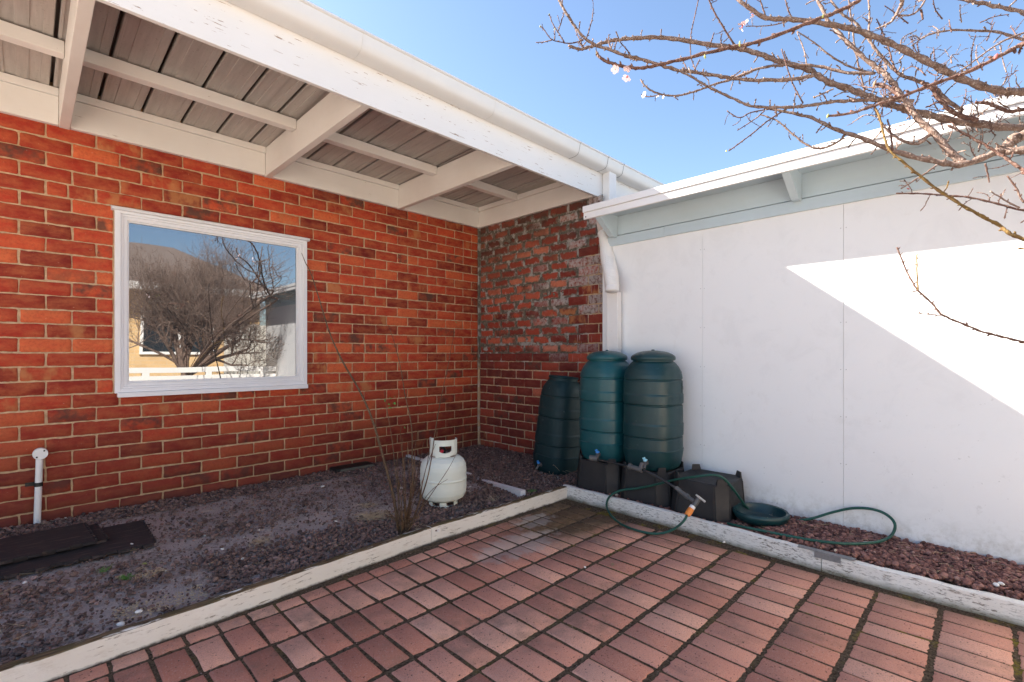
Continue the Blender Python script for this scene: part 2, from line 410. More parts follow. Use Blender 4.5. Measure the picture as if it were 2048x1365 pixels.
def plastic(name, c1, c2, rough=.36, spec=.5, scuff=.2):
    m = N(name, rough, spec); n = m.noise(6, 5, .65, m.obj)
    c = m.mix(m.step(n, .3, .75), c1, c2)
    sc_ = m.step(m.noise(20, 5, .8, m.obj, .6), .66, .70); c = m.mix(m.op('MULTIPLY', sc_, scuff), c, (.25, .3, .3))
    m.col(c); m.rough(m.ramp(m.noise(15, 4, .7, m.obj), [(.3, rough - .07), (.7, rough + .12)])); return m.bump(m.noise(90, 3, .6, m.obj), .08, .001)
M_GREEN = plastic('dark_green_plastic', (.004, .033, .038), (.007, .044, .048))
M_GREENB = plastic('teal_green_plastic', (.006, .068, .080), (.010, .092, .102))
M_GREEND = plastic('shaded_green_plastic', (.004, .024, .028), (.006, .032, .036), .55, .4, scuff=.3)  # darker barrel green, shade put into the colour
M_BLACKP = plastic('black_stand_plastic', (.019, .018, .019), (.034, .031, .031), .55, .35, .12)
M_HOSE = plastic('green_hose', (.006, .062, .045), (.008, .08, .058), .4, .45, .05)
M_GREY = plastic('grey_fitting', (.09, .088, .088), (.14, .135, .13), .5)
M_BLKPIPE = plastic('black_poly_pipe', (.014, .014, .015), (.025, .025, .026), .45)
M_BLUEP = plastic('blue_tap_plastic', (.03, .22, .62), (.05, .30, .72), .4, .4, 0)
M_CYANP = plastic('pale_blue_tap_plastic', (.30, .62, .75), (.40, .70, .80), .4, .4, 0)
M_ORANGE = plastic('orange_connector', (.75, .22, .035), (.85, .30, .06), .4, .4, 0)
M_LGREY = plastic('light_grey_lever', (.42, .42, .41), (.5, .5, .49), .45, .4, 0)
M_GAS = plastic('cream_cylinder_enamel', (.66, .70, .63), (.72, .75, .67), .5, .4, .10)
M_RUB = N('rubber_mat', .85, .25); 
_n = M_RUB.noise(9, 6, .7, M_RUB.scale((1, 7, 1))); M_RUB.col(M_RUB.mix(M_RUB.step(_n, .55, .72), (.034, .028, .028), (.14, .095, .08))); M_RUB.bump(M_RUB.noise(50, 3), .2, .002)
M_IRON = N('galvanised_plate', .5); M_IRON.b.inputs['Metallic'].default_value = .7; M_IRON.col(M_IRON.mix(M_IRON.noise(60, 4, .7), (.16, .16, .17), (.36, .37, .38)))
M_DARK = N('dark_metal', .5); M_DARK.col((.012, .012, .012))
M_RUST = N('rust', .9); M_RUST.col((.10, .035, .015))
M_RED = N('red_valve_cap', .4); M_RED.col((.55, .02, .05))
M_DIRTW = paint('dirty_white_wood', (.82, .80, .80), (.25, .21, .18), amt=.3, rough=.7)
def glass_mat():
    m = N('window_glass', .02); t = m.t
    gl = t.nodes.new('ShaderNodeBsdfGlossy'); gl.inputs['Roughness'].default_value = .012; gl.inputs['Color'].default_value = (.95, .97, 1, 1)
    df = t.nodes.new('ShaderNodeBsdfDiffuse'); 
    sm = m.mix(m.op('MULTIPLY', m.step(m.noise(9, 6, .7, m.scale((3, 1, 1))), .55, .75), .5), (.022, .025, .028), (.10, .10, .10))
    t.links.new(sm, df.inputs['Color'])
    mx = t.nodes.new('ShaderNodeMixShader'); mx.inputs[0].default_value = .215
    b = t.nodes.new('ShaderNodeBump'); b.inputs['Strength'].default_value = .05; b.inputs['Distance'].default_value = .02
    t.links.new(m.noise(1.6, 1, .5), b.inputs['Height']); t.links.new(b.outputs[0], gl.inputs['Normal'])
    t.links.new(df.outputs[0], mx.inputs[1]); t.links.new(gl.outputs[0], mx.inputs[2])
    t.links.new(mx.outputs[0], t.nodes['Material Output'].inputs['Surface']); return m
M_GLASS = glass_mat()
def bark_mat(name, a, b_, c_):
    m = N(name, .8, .25); n = m.noise(35, 5, .7); c = m.mix(m.step(n, .35, .65), a, b_)
    c = m.mix(m.op('MULTIPLY', m.step(m.noise(120, 3, .7), .55, .65), .6), c, c_)
    ring = m.noise(55, 3, .6, m.scale((3, 3, .6))); c = m.mix(m.op('MULTIPLY', m.step(ring, .58, .66), .35), c, tuple(q * .35 for q in a))
    m.col(c); return m.bump(m.op('ADD', n, ring), .9, .004)
M_BARK = bark_mat('fruit_tree_bark', (.13, .078, .056), (.25, .17, .135), (.50, .43, .37))
M_TWIG = bark_mat('young_twig_bark', (.075, .035, .026), (.15, .078, .056), (.36, .27, .22))
M_TWIGG = bark_mat('olive_twig_bark', (.11, .055, .020), (.20, .125, .035), (.26, .19, .08))
M_STEM = bark_mat('shrub_stem', (.075, .042, .024), (.14, .085, .048), (.24, .17, .11))
M_BUD = N('green_bud', .6); M_BUD.col((.30, .34, .08))
M_PETAL = N('blossom_petal', .6); M_PETAL.col((.86, .72, .74)); M_PETAL.b.inputs['Subsurface Weight'].default_value = .0
M_CALYX = N('blossom_calyx', .6); M_CALYX.col((.42, .10, .09))
M_LEAF = N('green_leaf', .5); M_LEAF.col((.09, .22, .03))
M_STRAW = N('dry_straw', .9); M_STRAW.col(M_STRAW.mix(M_STRAW.noise(30), (.34, .24, .15), (.62, .48, .32)))
M_DLEAF = N('dead_leaf', .8); M_DLEAF.col(M_DLEAF.mix(M_DLEAF.noise(60), (.20, .10, .05), (.45, .32, .2)))
M_CREAM = N('cream_brick', .9); _w = M_CREAM.t.nodes.new('ShaderNodeTexBrick'); _w.inputs['Scale'].default_value = 4.2
for _k, _c in (('Color1', (.56, .36, .17, 1)), ('Color2', (.62, .42, .21, 1)), ('Mortar', (.55, .46, .34, 1))): _w.inputs[_k].default_value = _c
_w.inputs['Mortar Size'].default_value = .012; _w.inputs['Row Height'].default_value = .36; _w.inputs['Brick Width'].default_value = 1.0
_cm = M_CREAM.n('ShaderNodeCombineXYZ'); _sp = M_CREAM.sep(); M_CREAM.put(_cm.inputs[0], _sp[0]); M_CREAM.put(_cm.inputs[1], _sp[2]); M_CREAM.put(_w.inputs['Vector'], _cm.outputs[0]); M_CREAM.col(_w.outputs['Color'])
M_TILE = N('terracotta_tile', .9); M_TILE.col(M_TILE.mix(M_TILE.noise(5, 5), (.13, .095, .08), (.22, .17, .145)))
M_PALE = paint('pale_fence_paint', (.66, .62, .54), (.35, .3, .24), amt=.4)
M_DWIN = N('dark_window', .1); M_DWIN.col((.02, .025, .03))
M_OUT = N('outer_ground', .95); M_OUT.col(M_OUT.mix(M_OUT.noise(1.2, 6), (.46, .41, .35), (.62, .57, .50)))  # unseen ground, made pale to bounce sun into the shaded yard

# ================================================================ SETTING
# ---- ground sheets
def grid_sheet(name, x0, x1, y0, y1, z, step, amp, mat, zfun=None, warp=None):
    nx = max(2, int((x1 - x0) / step)); ny = max(2, int((y1 - y0) / step))
    X, Y = np.meshgrid(np.linspace(x0, x1, nx), np.linspace(y0, y1, ny))
    Z = np.full_like(X, z)
    if amp:
        for i in range(ny):
            for j in range(nx):
                v = Vector((X[i, j], Y[i, j], 0))
                Z[i, j] += amp * (mnoise.noise(v * 2.2) + .5 * mnoise.noise(v * 7) + .35 * mnoise.noise(v * 23))
    if zfun is not None: Z = Z + zfun(X, Y)
    if warp is not None: X, Y = warp(X, Y)
    V = np.stack([X.ravel(), Y.ravel(), Z.ravel()], 1)
    idx = np.arange(nx * ny).reshape(ny, nx)
    Fc = np.stack([idx[:-1, :-1].ravel(), idx[:-1, 1:].ravel(), idx[1:, 1:].ravel(), idx[1:, :-1].ravel()], 1)
    return np_mesh(name, V, Fc, mats=(mat,), smooth=True)
struct(grid_sheet('ground', -60, 60, -60, 60, -.12, 6, 0, M_OUT))
struct(grid_sheet('garden_soil', -5.4, .06, -1.93, .03, -.006, .025, .010, M_SOIL, warp=lambda X, Y: (X, np.maximum(Y, np.interp(X, [-5.4, -3.66, -3.27, -2.6, -1.98, -.77, -.74, .1], [-1.93, -1.893, -1.888, -1.85, -1.822, -1.845, -1.93, -1.93])))))
def rz(X, Y): return np.clip((-.80 - X) * 0, 0, 0) + .0
struct(grid_sheet('gravel_bed_soil', -.84, .06, -5.0, -1.925, -.012, .03, .010, M_SOIL, warp=lambda X, Y: (np.maximum(X, np.interp(Y, [-5, -3.5, -3.3, -2.6, -1.8], [-.808, -.808, -.80, -.765, -.75])), Y)))
struct(grid_sheet('joint_sand', -5.4, -.78, -5.0, -1.86, -.0522, .02, .0008, M_JOINT))

# ---- generic slab array (bricks and pavers)
def slab_template(nx, ny):
    """unit slab front grid with a ring going back; coords u,v in -1..1 and flag for rim"""
    us = np.concatenate([[-1], np.linspace(-.94, .94, nx), [1]]); vs = np.concatenate([[-1], np.linspace(-.86, .86, ny), [1]])
    U, W = np.meshgrid(us, vs); idx = np.arange(U.size).reshape(U.shape)
    Fc = np.stack([idx[:-1, :-1].ravel(), idx[:-1, 1:].ravel(), idx[1:, 1:].ravel(), idx[1:, :-1].ravel()], 1)
    ring = np.concatenate([idx[0, :], idx[1:, -1], idx[-1, -2::-1], idx[-2:0:-1, 0]])
    n0 = U.size; back = n0 + np.arange(len(ring))
    rf = np.stack([ring, back, np.roll(back, -1), np.roll(ring, -1)], 1)
    return U.ravel(), W.ravel(), ring, np.concatenate([Fc, rf]), n0
TU, TW, TRING, TF, TN0 = slab_template(9, 3)
def slabs(items, org, eu, ev, en, depth=.05, edge=.004, wob=.0016, bulge=.0012):
    """items: (cu, cv, hu, hv, rot, out, r, g, b)"""
    VV_, FF_, TT_ = [], [], []; o = 0
    org, eu, ev, en = (np.array(q, dtype=float) for q in (org, eu, ev, en))
    rimU = np.abs(TU) > .99; rimW = np.abs(TW) > .99
    for (cu, cv, hu, hv, ro, out, r, g, b) in items:
        wb = wob if not isinstance(wob, tuple) else wob[0]
        if b > 1: wb *= 3.2
        n = TU.size
        jit = rng.normal(0, wb, (n, 2)); 
        kx = rng.uniform(-1, 1, 4)
        u = TU * hu; v = TW * hv
        # inner grid is placed a fixed distance from the arris
        u = np.where(np.abs(TU) > .9, np.sign(TU) * (hu - np.where(rimU, 0, edge)), u)
        v = np.where(np.abs(TW) > .8, np.sign(TW) * (hv - np.where(rimW, 0, edge)), v)
        cor = rimU & rimW; u = np.where(cor, u * (1 - edge * .5 / hu), u); v = np.where(cor, v * (1 - edge * .5 / hv), v)
        u = u + np.where(rimU, jit[:, 0], 0) ; v = v + np.where(rimW, jit[:, 1], 0)
        h = out + np.where(rimU | rimW, -edge, 0) + bulge * (kx[0] * TU + kx[1] * TW) + rng.normal(0, .0003, n)
        ur = u * math.cos(ro) - v * math.sin(ro); vr = u * math.sin(ro) + v * math.cos(ro)
        p = org + np.outer(cu + ur, eu) + np.outer(cv + vr, ev) + np.outer(h, en)
        q = org + np.outer(cu + ur[TRING], eu) + np.outer(cv + vr[TRING], ev) + np.outer(np.full(len(TRING), -depth), en)
        VV_.append(p); VV_.append(q); FF_.append(TF + o); o += n + len(TRING)
        t3 = np.tile([r, g, min(b, 1)], (n + len(TRING), 1))
        if b > 1: t3[:n, 2] = np.where(rimU | rimW, 1.0, np.where((np.abs(TU) > .9) | (np.abs(TW) > .8), .78, .22)); t3[n:, 2] = 1
        else: t3[:, 2] = .12 if b < 1 else b
        TT_.append(t3)
    return np.concatenate(VV_), np.concatenate(FF_), np.concatenate(TT_)

# ---- paving: stack bond, long side away from the house
items = []
ys = [-2.010 - .2155 * k for k in range(14)]; x0 = -2.305
rowshift = {}
for k in range(-28, 16):
    cx = x0 + .109 * k + .0545
    if cx > -.86: continue
    for j, yt in enumerate(ys):
        if yt - .2155 < -5: continue
        dx = .004 * math.sin(j * 2.1 + k * .13)
        gp = .0060 + rng.uniform(0, .0030)
        wide = .0022 if j % 2 else 0
        items.append((cx + dx + rng.normal(0, .0013), yt - .10775 + rng.normal(0, .0016), 0.0545 - gp * .84, .10775 - gp - .0015 - wide, rng.normal(0, .006), rng.normal(.0012, .0007), rng.random(), rng.random(), 0))
    # half pavers against the edging
    top = -1.915 if cx < -2 else -1.895
    if top - ys[0] > .03:
        items.append((cx, (top + ys[0]) / 2 - .002, .049, (top - ys[0]) / 2 - .008, rng.normal(0, .012), rng.normal(.001, .0007), rng.random(), rng.random(), 0))
V, Fc, T = slabs(items, (0, 0, -.05), (1, 0, 0), (0, 1, 0), (0, 0, 1), depth=.04, edge=.0035, wob=.0018, bulge=.0003)
struct(np_mesh('paving', V, Fc, T, (M_PAVER,), smooth=True))

# ================================================================ BRICK HOUSE
house = thing('brick_house', 'red brick house with a white framed picture window, flat metal eave and white gutter', 'house', (0, 0, 0))
ZT = 2.344; CH = .0878
WX0, WX1, WZ0, WZ1 = -3.185, -1.935, .755, 1.975       # window opening
def rect_minus(u0, u1, v0, v1):
    """clip a brick to outside the window opening -> list of (u0,u1)"""
    if v1 <= WZ0 + .01 or v0 >= WZ1 - .01 or u1 <= WX0 or u0 >= WX1: return [(u0, u1)]
    out = []
    if u0 < WX0 - .02: out.append((u0, WX0 - .004))
    if u1 > WX1 + .02: out.append((WX1 + .004, u1))
    return out
items = []
for c in range(-2, 29):
    zt = ZT + CH * 2 - c * CH; zc = zt - CH / 2        # top mortar line of the course
    if zt < -.08 or zc > 2.62: continue
    ph = (-.108 if c % 2 == 0 else -.227) 
    k = -1
    bonus = c % 2
    while True:
        u1 = ph - .2345 * k; u0 = u1 - .2345; k += 1
        if u0 < -5.6: break
        if u0 > -.012: continue
        u1 = min(u1, -.012)
        if u1 - u0 < .04: continue
        segs = [(u0, u1)]
        if rng.random() < .05 and u1 - u0 > .2: mid = (u0 + u1) / 2 + rng.normal(0, .01); segs = [(u0, mid), (mid, u1)]
        for s0, s1 in segs:
            for a, b in rect_minus(s0, s1, zc - CH / 2, zc + CH / 2):
                if b - a < .03: continue
                g = .0039 + abs(rng.normal(0, .0010))
                tone = np.clip(rng.normal(.52, .30), 0, 1)
                items.append(((a + b) / 2 + rng.normal(0, .001), zc + rng.normal(0, .0010), (b - a) / 2 - g, CH / 2 - g, rng.normal(0, .003), .0005 + abs(rng.normal(0, .0012)), tone, rng.random(), 0))
V, Fc, T = slabs(items, (0, 0, 0), (1, 0, 0), (0, 0, 1), (0, -1, 0), depth=.03, edge=.0042, wob=.0012)
mi = np.zeros(len(Fc), int)
# mortar bed behind, with hole for the window (four sheets joined as one grid)
def mortar_quads(rects, f):
    vs = []; fs = []
    for (a, b, c_, d) in rects:
        o = len(vs); vs += [f(a, c_), f(b, c_), f(b, d), f(a, d)]; fs.append([o, o + 1, o + 2, o + 3])
    return np.array(vs, float), np.array(fs)
mv, mf = mortar_quads([(-5.6, 0, -.15, WZ0), (-5.6, 0, WZ1, 2.70), (-5.6, WX0, WZ0, WZ1), (WX1, 0, WZ0, WZ1)], lambda u, v: (u, .0045, v))
V2 = np.concatenate([V, mv]); F2 = np.concatenate([Fc, mf + len(V)]); mi = np.concatenate([mi, np.ones(len(mf), int)])
T2 = np.concatenate([T, np.zeros((len(mv), 3))])
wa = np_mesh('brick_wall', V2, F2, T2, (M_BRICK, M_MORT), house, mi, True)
wa['label'] = 'bright orange-red brick wall with sandy mortar'
# ---- short wall (x = 0), upper courses roughly re-laid
items = []
for c in range(-1, 29):
    zt = ZT + CH - c * CH; zc = zt - CH / 2
    if zt < -.1 or zt > 2.46: continue
    ph = (-.132 if c % 2 == 0 else -.247); k = -1
    while True:
        u1 = ph - .2275 * k; u0 = u1 - .2275; k += 1
        if u0 < -1.655: u0 = -1.655
        if u1 < -1.64: break
        if u0 > -.016: continue
        u1 = min(u1, -.016)
        if u1 - u0 < .04: continue
        um = (u0 + u1) / 2
        rough_ = (zc > 1.02 + .04 * math.sin(um * 9) and um > -1.36) or zc > 2.0 - max(0, (um + 1.4)) * .2
        segs = [(u0, u1)]
        if um < -1.36 and not rough_:
            segs = [(max(u0, -1.66), -1.405)] if c % 2 else [(-1.66, -1.515), (-1.505, -1.405)]
            if k % 3: 
                pass
        for (a, b) in ([(u0, u1)]):
            if rough_:
                g = .0088 + abs(rng.normal(0, .0028)); zj = rng.normal(0, .0035); rj = rng.normal(0, .016); bl = 2
                bloom = .9 if (um < -1.0 and rng.random() < .75) or rng.random() < .25 else .15
                b3 = 1.2 if bloom > .5 else 1.01
            else:
                g = .0052; zj = rng.normal(0, .0010); rj = rng.normal(0, .003); b3 = .30 + (.4 if zc > .75 else 0)
            tone = np.clip(rng.normal(.62 if rough_ else .30, .22), 0, 1)
            items.append(((a + b) / 2 + rng.normal(0, .004 if rough_ else .001), zc + zj, (b - a) / 2 - g * (1.3 if rough_ else 1), CH / 2 - g, rj, .001 + rng.normal(.0015, .0025 if rough_ else .001), tone, rng.random(), b3))
    # narrow closer bricks beside the old pier
V, Fc, T = slabs(items, (0, 0, 0), (0, 1, 0), (0, 0, 1), (-1, 0, 0), depth=.03, edge=.0045, wob=.0014)
nY = 60; nZ = 90
Y_, Z_ = np.meshgrid(np.linspace(-1.655, 0, nY), np.linspace(-.15, 2.43, nZ))
X_ = np.full_like(Y_, .0045)
for i in range(nZ):
    for j in range(nY):
        if Z_[i, j] > 1.05 and Y_[i, j] > -1.35: X_[i, j] -= .0018 + .0036 * mnoise.noise(Vector((0, Y_[i, j] * 14, Z_[i, j] * 14)))
idx = np.arange(nY * nZ).reshape(nZ, nY); mf = np.stack([idx[:-1, :-1].ravel(), idx[:-1, 1:].ravel(), idx[1:, 1:].ravel(), idx[1:, :-1].ravel()], 1)
mv = np.stack([X_.ravel(), Y_.ravel(), Z_.ravel()], 1)
V2 = np.concatenate([V, mv]); F2 = np.concatenate([Fc, mf + len(V)]); mi = np.concatenate([np.zeros(len(Fc), int), np.ones(len(mf), int)])
wb = np_mesh('brick_wall', V2, F2, np.concatenate([T, np.zeros((len(mv), 3))]), (M_BRICKB, M_MORTB), house, mi, True)
wb['label'] = 'soot-stained return wall with smeared grey mortar and salt bloom'
mb = MB(); mb.tube([(-.006, -.006, -.1), (-.009, -.007, .6), (-.006, -.008, 1.3), (-.009, -.006, 2.42)], .013, 6)
mb.build('corner_mortar', M_MORTB, house, True)
mb = MB(); mb.box((.02, .02, -.1), (5, 3, 2.68)); mb.box((-5.6, .25, -.1), (.02, 3, 2.68)); mb.build('inner_wall', M_CREAM, house)

# ---- window
win = MB()
fy = -.022
def frame_ring(mb, x0, x1, z0, z1, w_, ya, yb, bev=.002):
    mb.box((x0, ya, z0), (x0 + w_, yb, z1), bev=bev); mb.box((x1 - w_, ya, z0), (x1, yb, z1), bev=bev)
    mb.box((x0 + w_, ya, z0), (x1 - w_, yb, z0 + w_), bev=bev); mb.box((x0 + w_, ya, z1 - w_), (x1 - w_, yb, z1), bev=bev)
frame_ring(win, WX0, WX1, WZ0 + .005, WZ1, .030, -.034, .05)
frame_ring(win, WX0 + .030, WX1 - .030, WZ0 + .035, WZ1 - .030, .014, -.024, .05)
frame_ring(win, WX0 + .044, WX1 - .044, WZ0 + .049, WZ1 - .044, .022, -.016, .05)
frame_ring(win, WX0 + .066, WX1 - .066, WZ0 + .071, WZ1 - .066, .010, -.004, .05)
wf_ = win.build('window', M_FRAME, house)
MB().box((WX0 + .070, .008, WZ0 + .075), (WX1 - .070, .014, WZ1 - .070)).build('window_pane', M_GLASS, wf_)
mb = MB(); mb.box((WX0 + .012, -.062, WZ0 - .022), (WX1 - .002, -.004, WZ0 + .010), bev=.005); mb.build('window_sill', M_FRAME, wf_)
mb = MB(); mb.prism([(WX0 - .018, .0, WZ1 + .022), (WX0 - .018, -.050, WZ1 + .008), (WX0 - .018, -.055, WZ1 - .010), (WX0 - .018, -.036, WZ1 - .014), (WX0 - .018, .0, WZ1 - .012)], (WX1 - WX0 + .034, 0, 0))
mb.build('head_trim', M_FRAME, wf_)
# render smear round the window
# ---- ledgers, rafters, battens, roof sheet
ZB = 2.425
def beam(a, b, mat, name, par=house, bev=.003, label=None):
    o = MB().box(a, b, bev=bev).build(name, mat, par)
    return o
rx = [(-3.452, -3.402), (-2.262, -2.214), (-1.058, -1.012), (-4.66, -4.61)]
cuts = [-5.6, -4.66, -4.61, -3.452, -3.402, -2.262, -2.214, -1.058, -1.012, -.034]
for i in range(0, len(cuts), 2):
    beam((cuts[i] + .002, -.036, ZB), (cuts[i + 1] - .002, -.0, 2.598), M_WHITE, 'ledger_board')
    beam((cuts[i] + .002, -.050, 2.600), (cuts[i + 1] - .002, -.0, 2.646), M_WHITE, 'ledger_batten')
beam((-.034, -1.585, ZB - .002), (-.0, -.002, 2.598), M_WHITE_Y, 'ledger_board')
beam((-.048, -1.585, 2.600), (-.0, -.052, 2.646), M_WHITE_Y, 'ledger_batten')
for a, b in rx:
    beam((a, -1.585, ZB - .004), (b, -.003, 2.645), M_WHITE_Y, 'rafter')
rows = [-5.6] + [q for pr in sorted(rx) for q in pr] + [-.048]
for i in range(0, len(rows), 2):
    if rows[i + 1] - rows[i] > .1: beam((rows[i] + .002, -.655, 2.588), (rows[i + 1] - .002, -.590, 2.658), M_WHITE, 'ceiling_batten')
# roof sheeting: wide pans with narrow folded ribs
pr_ = []; tn = []
x = -5.6 - .001
rib = [-3.487 + .2215 * k for k in range(-10, 40)]
for r_ in rib:
    pr_ += [(r_ - .1985, 0, 0), (r_ - .197, .0035, 0), (r_ - .150, .0035, 0), (r_ - .149, 0, 0), (r_ - .098, 0, 0), (r_ - .097, .0035, 0), (r_ - .050, .0035, 0), (r_ - .049, 0, 0), (r_ - .012, .0, 0), (r_ - .008, .006, .3), (r_ - .008, .045, 1), (r_ + .008, .045, 1), (r_ + .008, .006, .3), (r_ + .012, 0, 0)]
pr_ = [p for p in pr_ if -5.6 < p[0] < 4.5]
vs = []; fs = []; tt = []
for yy, zz in ((-1.66, 2.690), (-1.2, 2.680), (-.6, 2.664), (0.02, 2.646), (3.0, 2.60)):
    for p in pr_: vs.append((p[0], yy, zz + p[1])); tt.append((p[2], 0, 0))
n = len(pr_)
for i in range(4):
    for k in range(n - 1): fs.append((i * n + k, i * n + k + 1, (i + 1) * n + k + 1, (i + 1) * n + k))
np_mesh('roof_sheet', np.array(vs), np.array(fs), np.array(tt), (M_SHEET,), house)
# fascia and gutter (the eave runs on behind the annexe)
MB().box((-5.6, -1.612, 2.418), (3.2, -1.586, 2.640), bev=.003).build('fascia_board', M_FASC, house)
mb = MB()
gp_ = [(-1.614, 2.716), (-1.614, 2.634), (-1.645, 2.632), (-1.680, 2.634), (-1.704, 2.643), (-1.717, 2.658), (-1.724, 2.685), (-1.731, 2.722), (-1.7395, 2.727), (-1.7395, 2.738), (-1.727, 2.739), (-1.722, 2.730), (-1.714, 2.690), (-1.700, 2.662), (-1.67, 2.646), (-1.62, 2.643), (-1.62, 2.716)]
mb.prism([(-5.6, a, b) for a, b in gp_], (8.8, 0, 0)); gut = mb.build('gutter', M_GUT, house, 35)
for gx in [P(728, 60, y=-1.74).x, P(993, 225, y=-1.74).x, P(1162, 310, y=-1.74).x, P(1218, 345, y=-1.74).x, P(1249, 360, y=-1.74).x, -3.6]:
    mb = MB(); g2 = [(a - .0014, b - .0012) for a, b in gp_[1:11]]
    mb.tube([(gx, a, b) for a, b in g2], .0013, 4, smooth=1); mb.build('gutter_joint', M_DARK if gx > -1 else M_GUT, gut)
# ---- downpipe: dropper, offset pipe, flexible hose, lower pipe
dp = MB().box((.055, -1.690, 2.02), (.165, -1.616, 2.640), bev=.004)
for q in range(7): dp.box((.064 + q * .0145, -1.692, 2.03), (.068 + q * .0145, -1.6895, 2.628))
dpo = dp.build('downpipe', M_PIPE, house)
pA = P(1203, 440, d=4.02); pB = P(1207, 468, d=3.96)
mb = MB(); mb.tube([(.10, -1.65, 2.06), tuple(pA), tuple(pB)], [.045, .042, .042], 8, smooth=3); mb.build('offset_pipe', M_OLDPIPE, dpo, True)
path = [P(1209, 466, d=3.96), P(1213, 490, d=3.92), P(1215, 515, d=3.86), P(1221, 545, d=3.76), P(1224, 570, d=3.71), P(1224, 583, d=3.70)]
pp, rr_ = catmull(path, [.053] * 6, 34)
rr_ = [(.053 + .0036 * math.sin(i * 1.57)) if 18 < i < 145 else .053 + (.004 if i < 10 else 0) for i in range(len(pp))]
mb = MB(); mb.tube(pp, rr_, 20, smooth=1); mb.build('flexible_pipe', M_PIPE, dpo, 'all')
mb = MB(); yL = P(1213, 600, x=-.375).y; mb.box((-.375, yL - .100, .06), (-.318, yL, 1.50), bev=.004); mb.build('lower_pipe', M_PIPE, dpo)

# ================================================================ WHITE ANNEXE
XC = -.30
ann = thing('white_annexe', 'low white painted annexe with pale blue frieze boards under its eave', 'outbuilding', (XC, -3.5, 0))
ye = [P(1205, 600, x=XC).y, P(1405, 700, x=XC).y, P(1687, 700, x=XC).y, -4.80, -5.9]
for i in range(4):
    MB().box((XC, ye[i + 1] + .0007, -.12), (XC + .012, ye[i] - (.0002 if i == 1 else .0007), 1.90), bev=.0006).build('wall_panel', M_WALLC, ann)
MB().box((XC + .014, -5.9, -.12), (XC + .11, ye[0] - .002, 2.06)).build('wall_frame', M_DARK, ann)
nail = None
for yv in (ye[1], ye[2]):
    for s in (-1, 1):
        for q in range(7):
            c = Vector((XC - .0004, yv + s * .013, .12 + q * .27)) - ann.location
            if nail is None: nail = MB().lathe([(.0028, 0), (.0028, .0012)], 8, M=Matrix.Translation(ann.location) @ Matrix.Rotation(R(-90), 4, 'Y')).build('nail_head', M_LGREY, ann); n_ = nail
            else: n_ = nail.copy(); COL.objects.link(n_); n_.parent = ann
            n_.location = c

MB().box((XC - .018, ye[0] - .062, 1.875), (XC + .02, P(1330, 600, x=XC).y, 1.946), bev=.002).build('frieze_strip', M_BLUE, ann)
MB().box((XC - .018, P(1330, 600, x=XC).y - .002, 1.876), (XC + .02, -5.9, 1.947), bev=.002).build('frieze_strip', M_BLUE, ann)
MB().box((XC - .010, ye[0] - .085, 1.953), (XC + .02, -5.9, 2.125), bev=.001).build('frieze_board', M_BLUE, ann)
MB().box((-.565, -5.9, 2.128), (XC + .3, -1.87, 2.140)).build('roof_sheet', M_SHEET, ann)
MB().box((-.560, -5.9, 2.100), (XC - .012, -1.90, 2.126)).build('soffit_batten', M_BLUE, ann)
MB().box((-.575, -5.9, 2.050), (-.553, -1.872, 2.100), bev=.003).build('fascia_board', M_PIPE, ann)
mb = MB(); mb.box((-.583, -5.9, 2.1015), (-.550, -1.868, 2.150), bev=.004); mb.build('roof_edge_capping', M_PIPE, ann)
for yb in (-2.010, -3.29):
    mb = MB(); mb.prism([(XC - .012, yb, 2.122), (-.551, yb, 2.09), (-.551, yb, 2.045), (XC - .075, yb, 1.935), (XC - .0185, yb, 1.935)], (0, .042, 0))
    mb.build('eave_bracket', M_BLUE, ann)
MB().lathe([(.005, 0), (.005, .002)], 8, M=Matrix.Translation((-.577, -1.895, 2.066)) @ Matrix.Rotation(R(-90), 4, 'Y')).build('rusty_screw', M_RUST, ann)
# closing roof deck behind
MB().box((-.2, -5.9, 2.141), (4.0, -1.87, 2.165)).build('roof_deck', M_SHEET, ann)

# ================================================================ TIMBER EDGING
def edging(pts, th, z0, z1, mat, name, label, inward, seed):
    """a sawn board following pts (front face line), thickness toward 'inward'"""
    pts = [Vector((*p, 0)) for p in pts]; n = 60; path = []
    L = sum((pts[i + 1] - pts[i]).length for i in range(len(pts) - 1))
    for k in range(n + 1):
        s = L * k / n; i = 0
        while i < len(pts) - 2 and s > (pts[i + 1] - pts[i]).length: s -= (pts[i + 1] - pts[i]).length; i += 1
        path.append(pts[i] + (pts[i + 1] - pts[i]) * (s / (pts[i + 1] - pts[i]).length))
    vs = []; fs = []; inn = Vector((*inward, 0)); prof = [(0, z0), (0, z1 - .030), (0, z1 - .004), (.004, z1), (th * .5, z1 + .001), (th - .005, z1 - .001), (th, z1 - .008), (th, z0)]
    for k, p in enumerate(path):
        for a, z in prof:
            v = Vector((p.x, p.y, z)) + inn * a; nz = mnoise.noise(v * 9 + Vector((seed, 0, 0))); n2 = mnoise.noise(v * 38 + Vector((0, seed, 0)))
            vs.append(v + inn * (nz * .0025 + n2 * .0016) + Vector((0, 0, (nz * .003 + n2 * .0022) if z > z0 + .02 else 0)))
    m = len(prof)
    for k in range(n):
        for i in range(m): fs.append((k * m + i, k * m + (i + 1) % m, (k + 1) * m + (i + 1) % m, (k + 1) * m + i))
    fs.append(tuple(range(m))); fs.append(tuple(reversed(range(n * m, n * m + m))))
    o = MB().add(vs, fs).build(name, mat, None, 22)
    return tag(o, label, 'edging board', 'timber edging boards round the paving')
edging([(-5.4, -1.95), (-3.66, -1.917), (-3.27, -1.915), (-2.6, -1.875), (-1.977, -1.845)], .046, -.10, .034, M_KERB1, 'edging_board', 'white timber edging board nearest the camera on the left, its top worn to bare wood', (0, 1), 1)
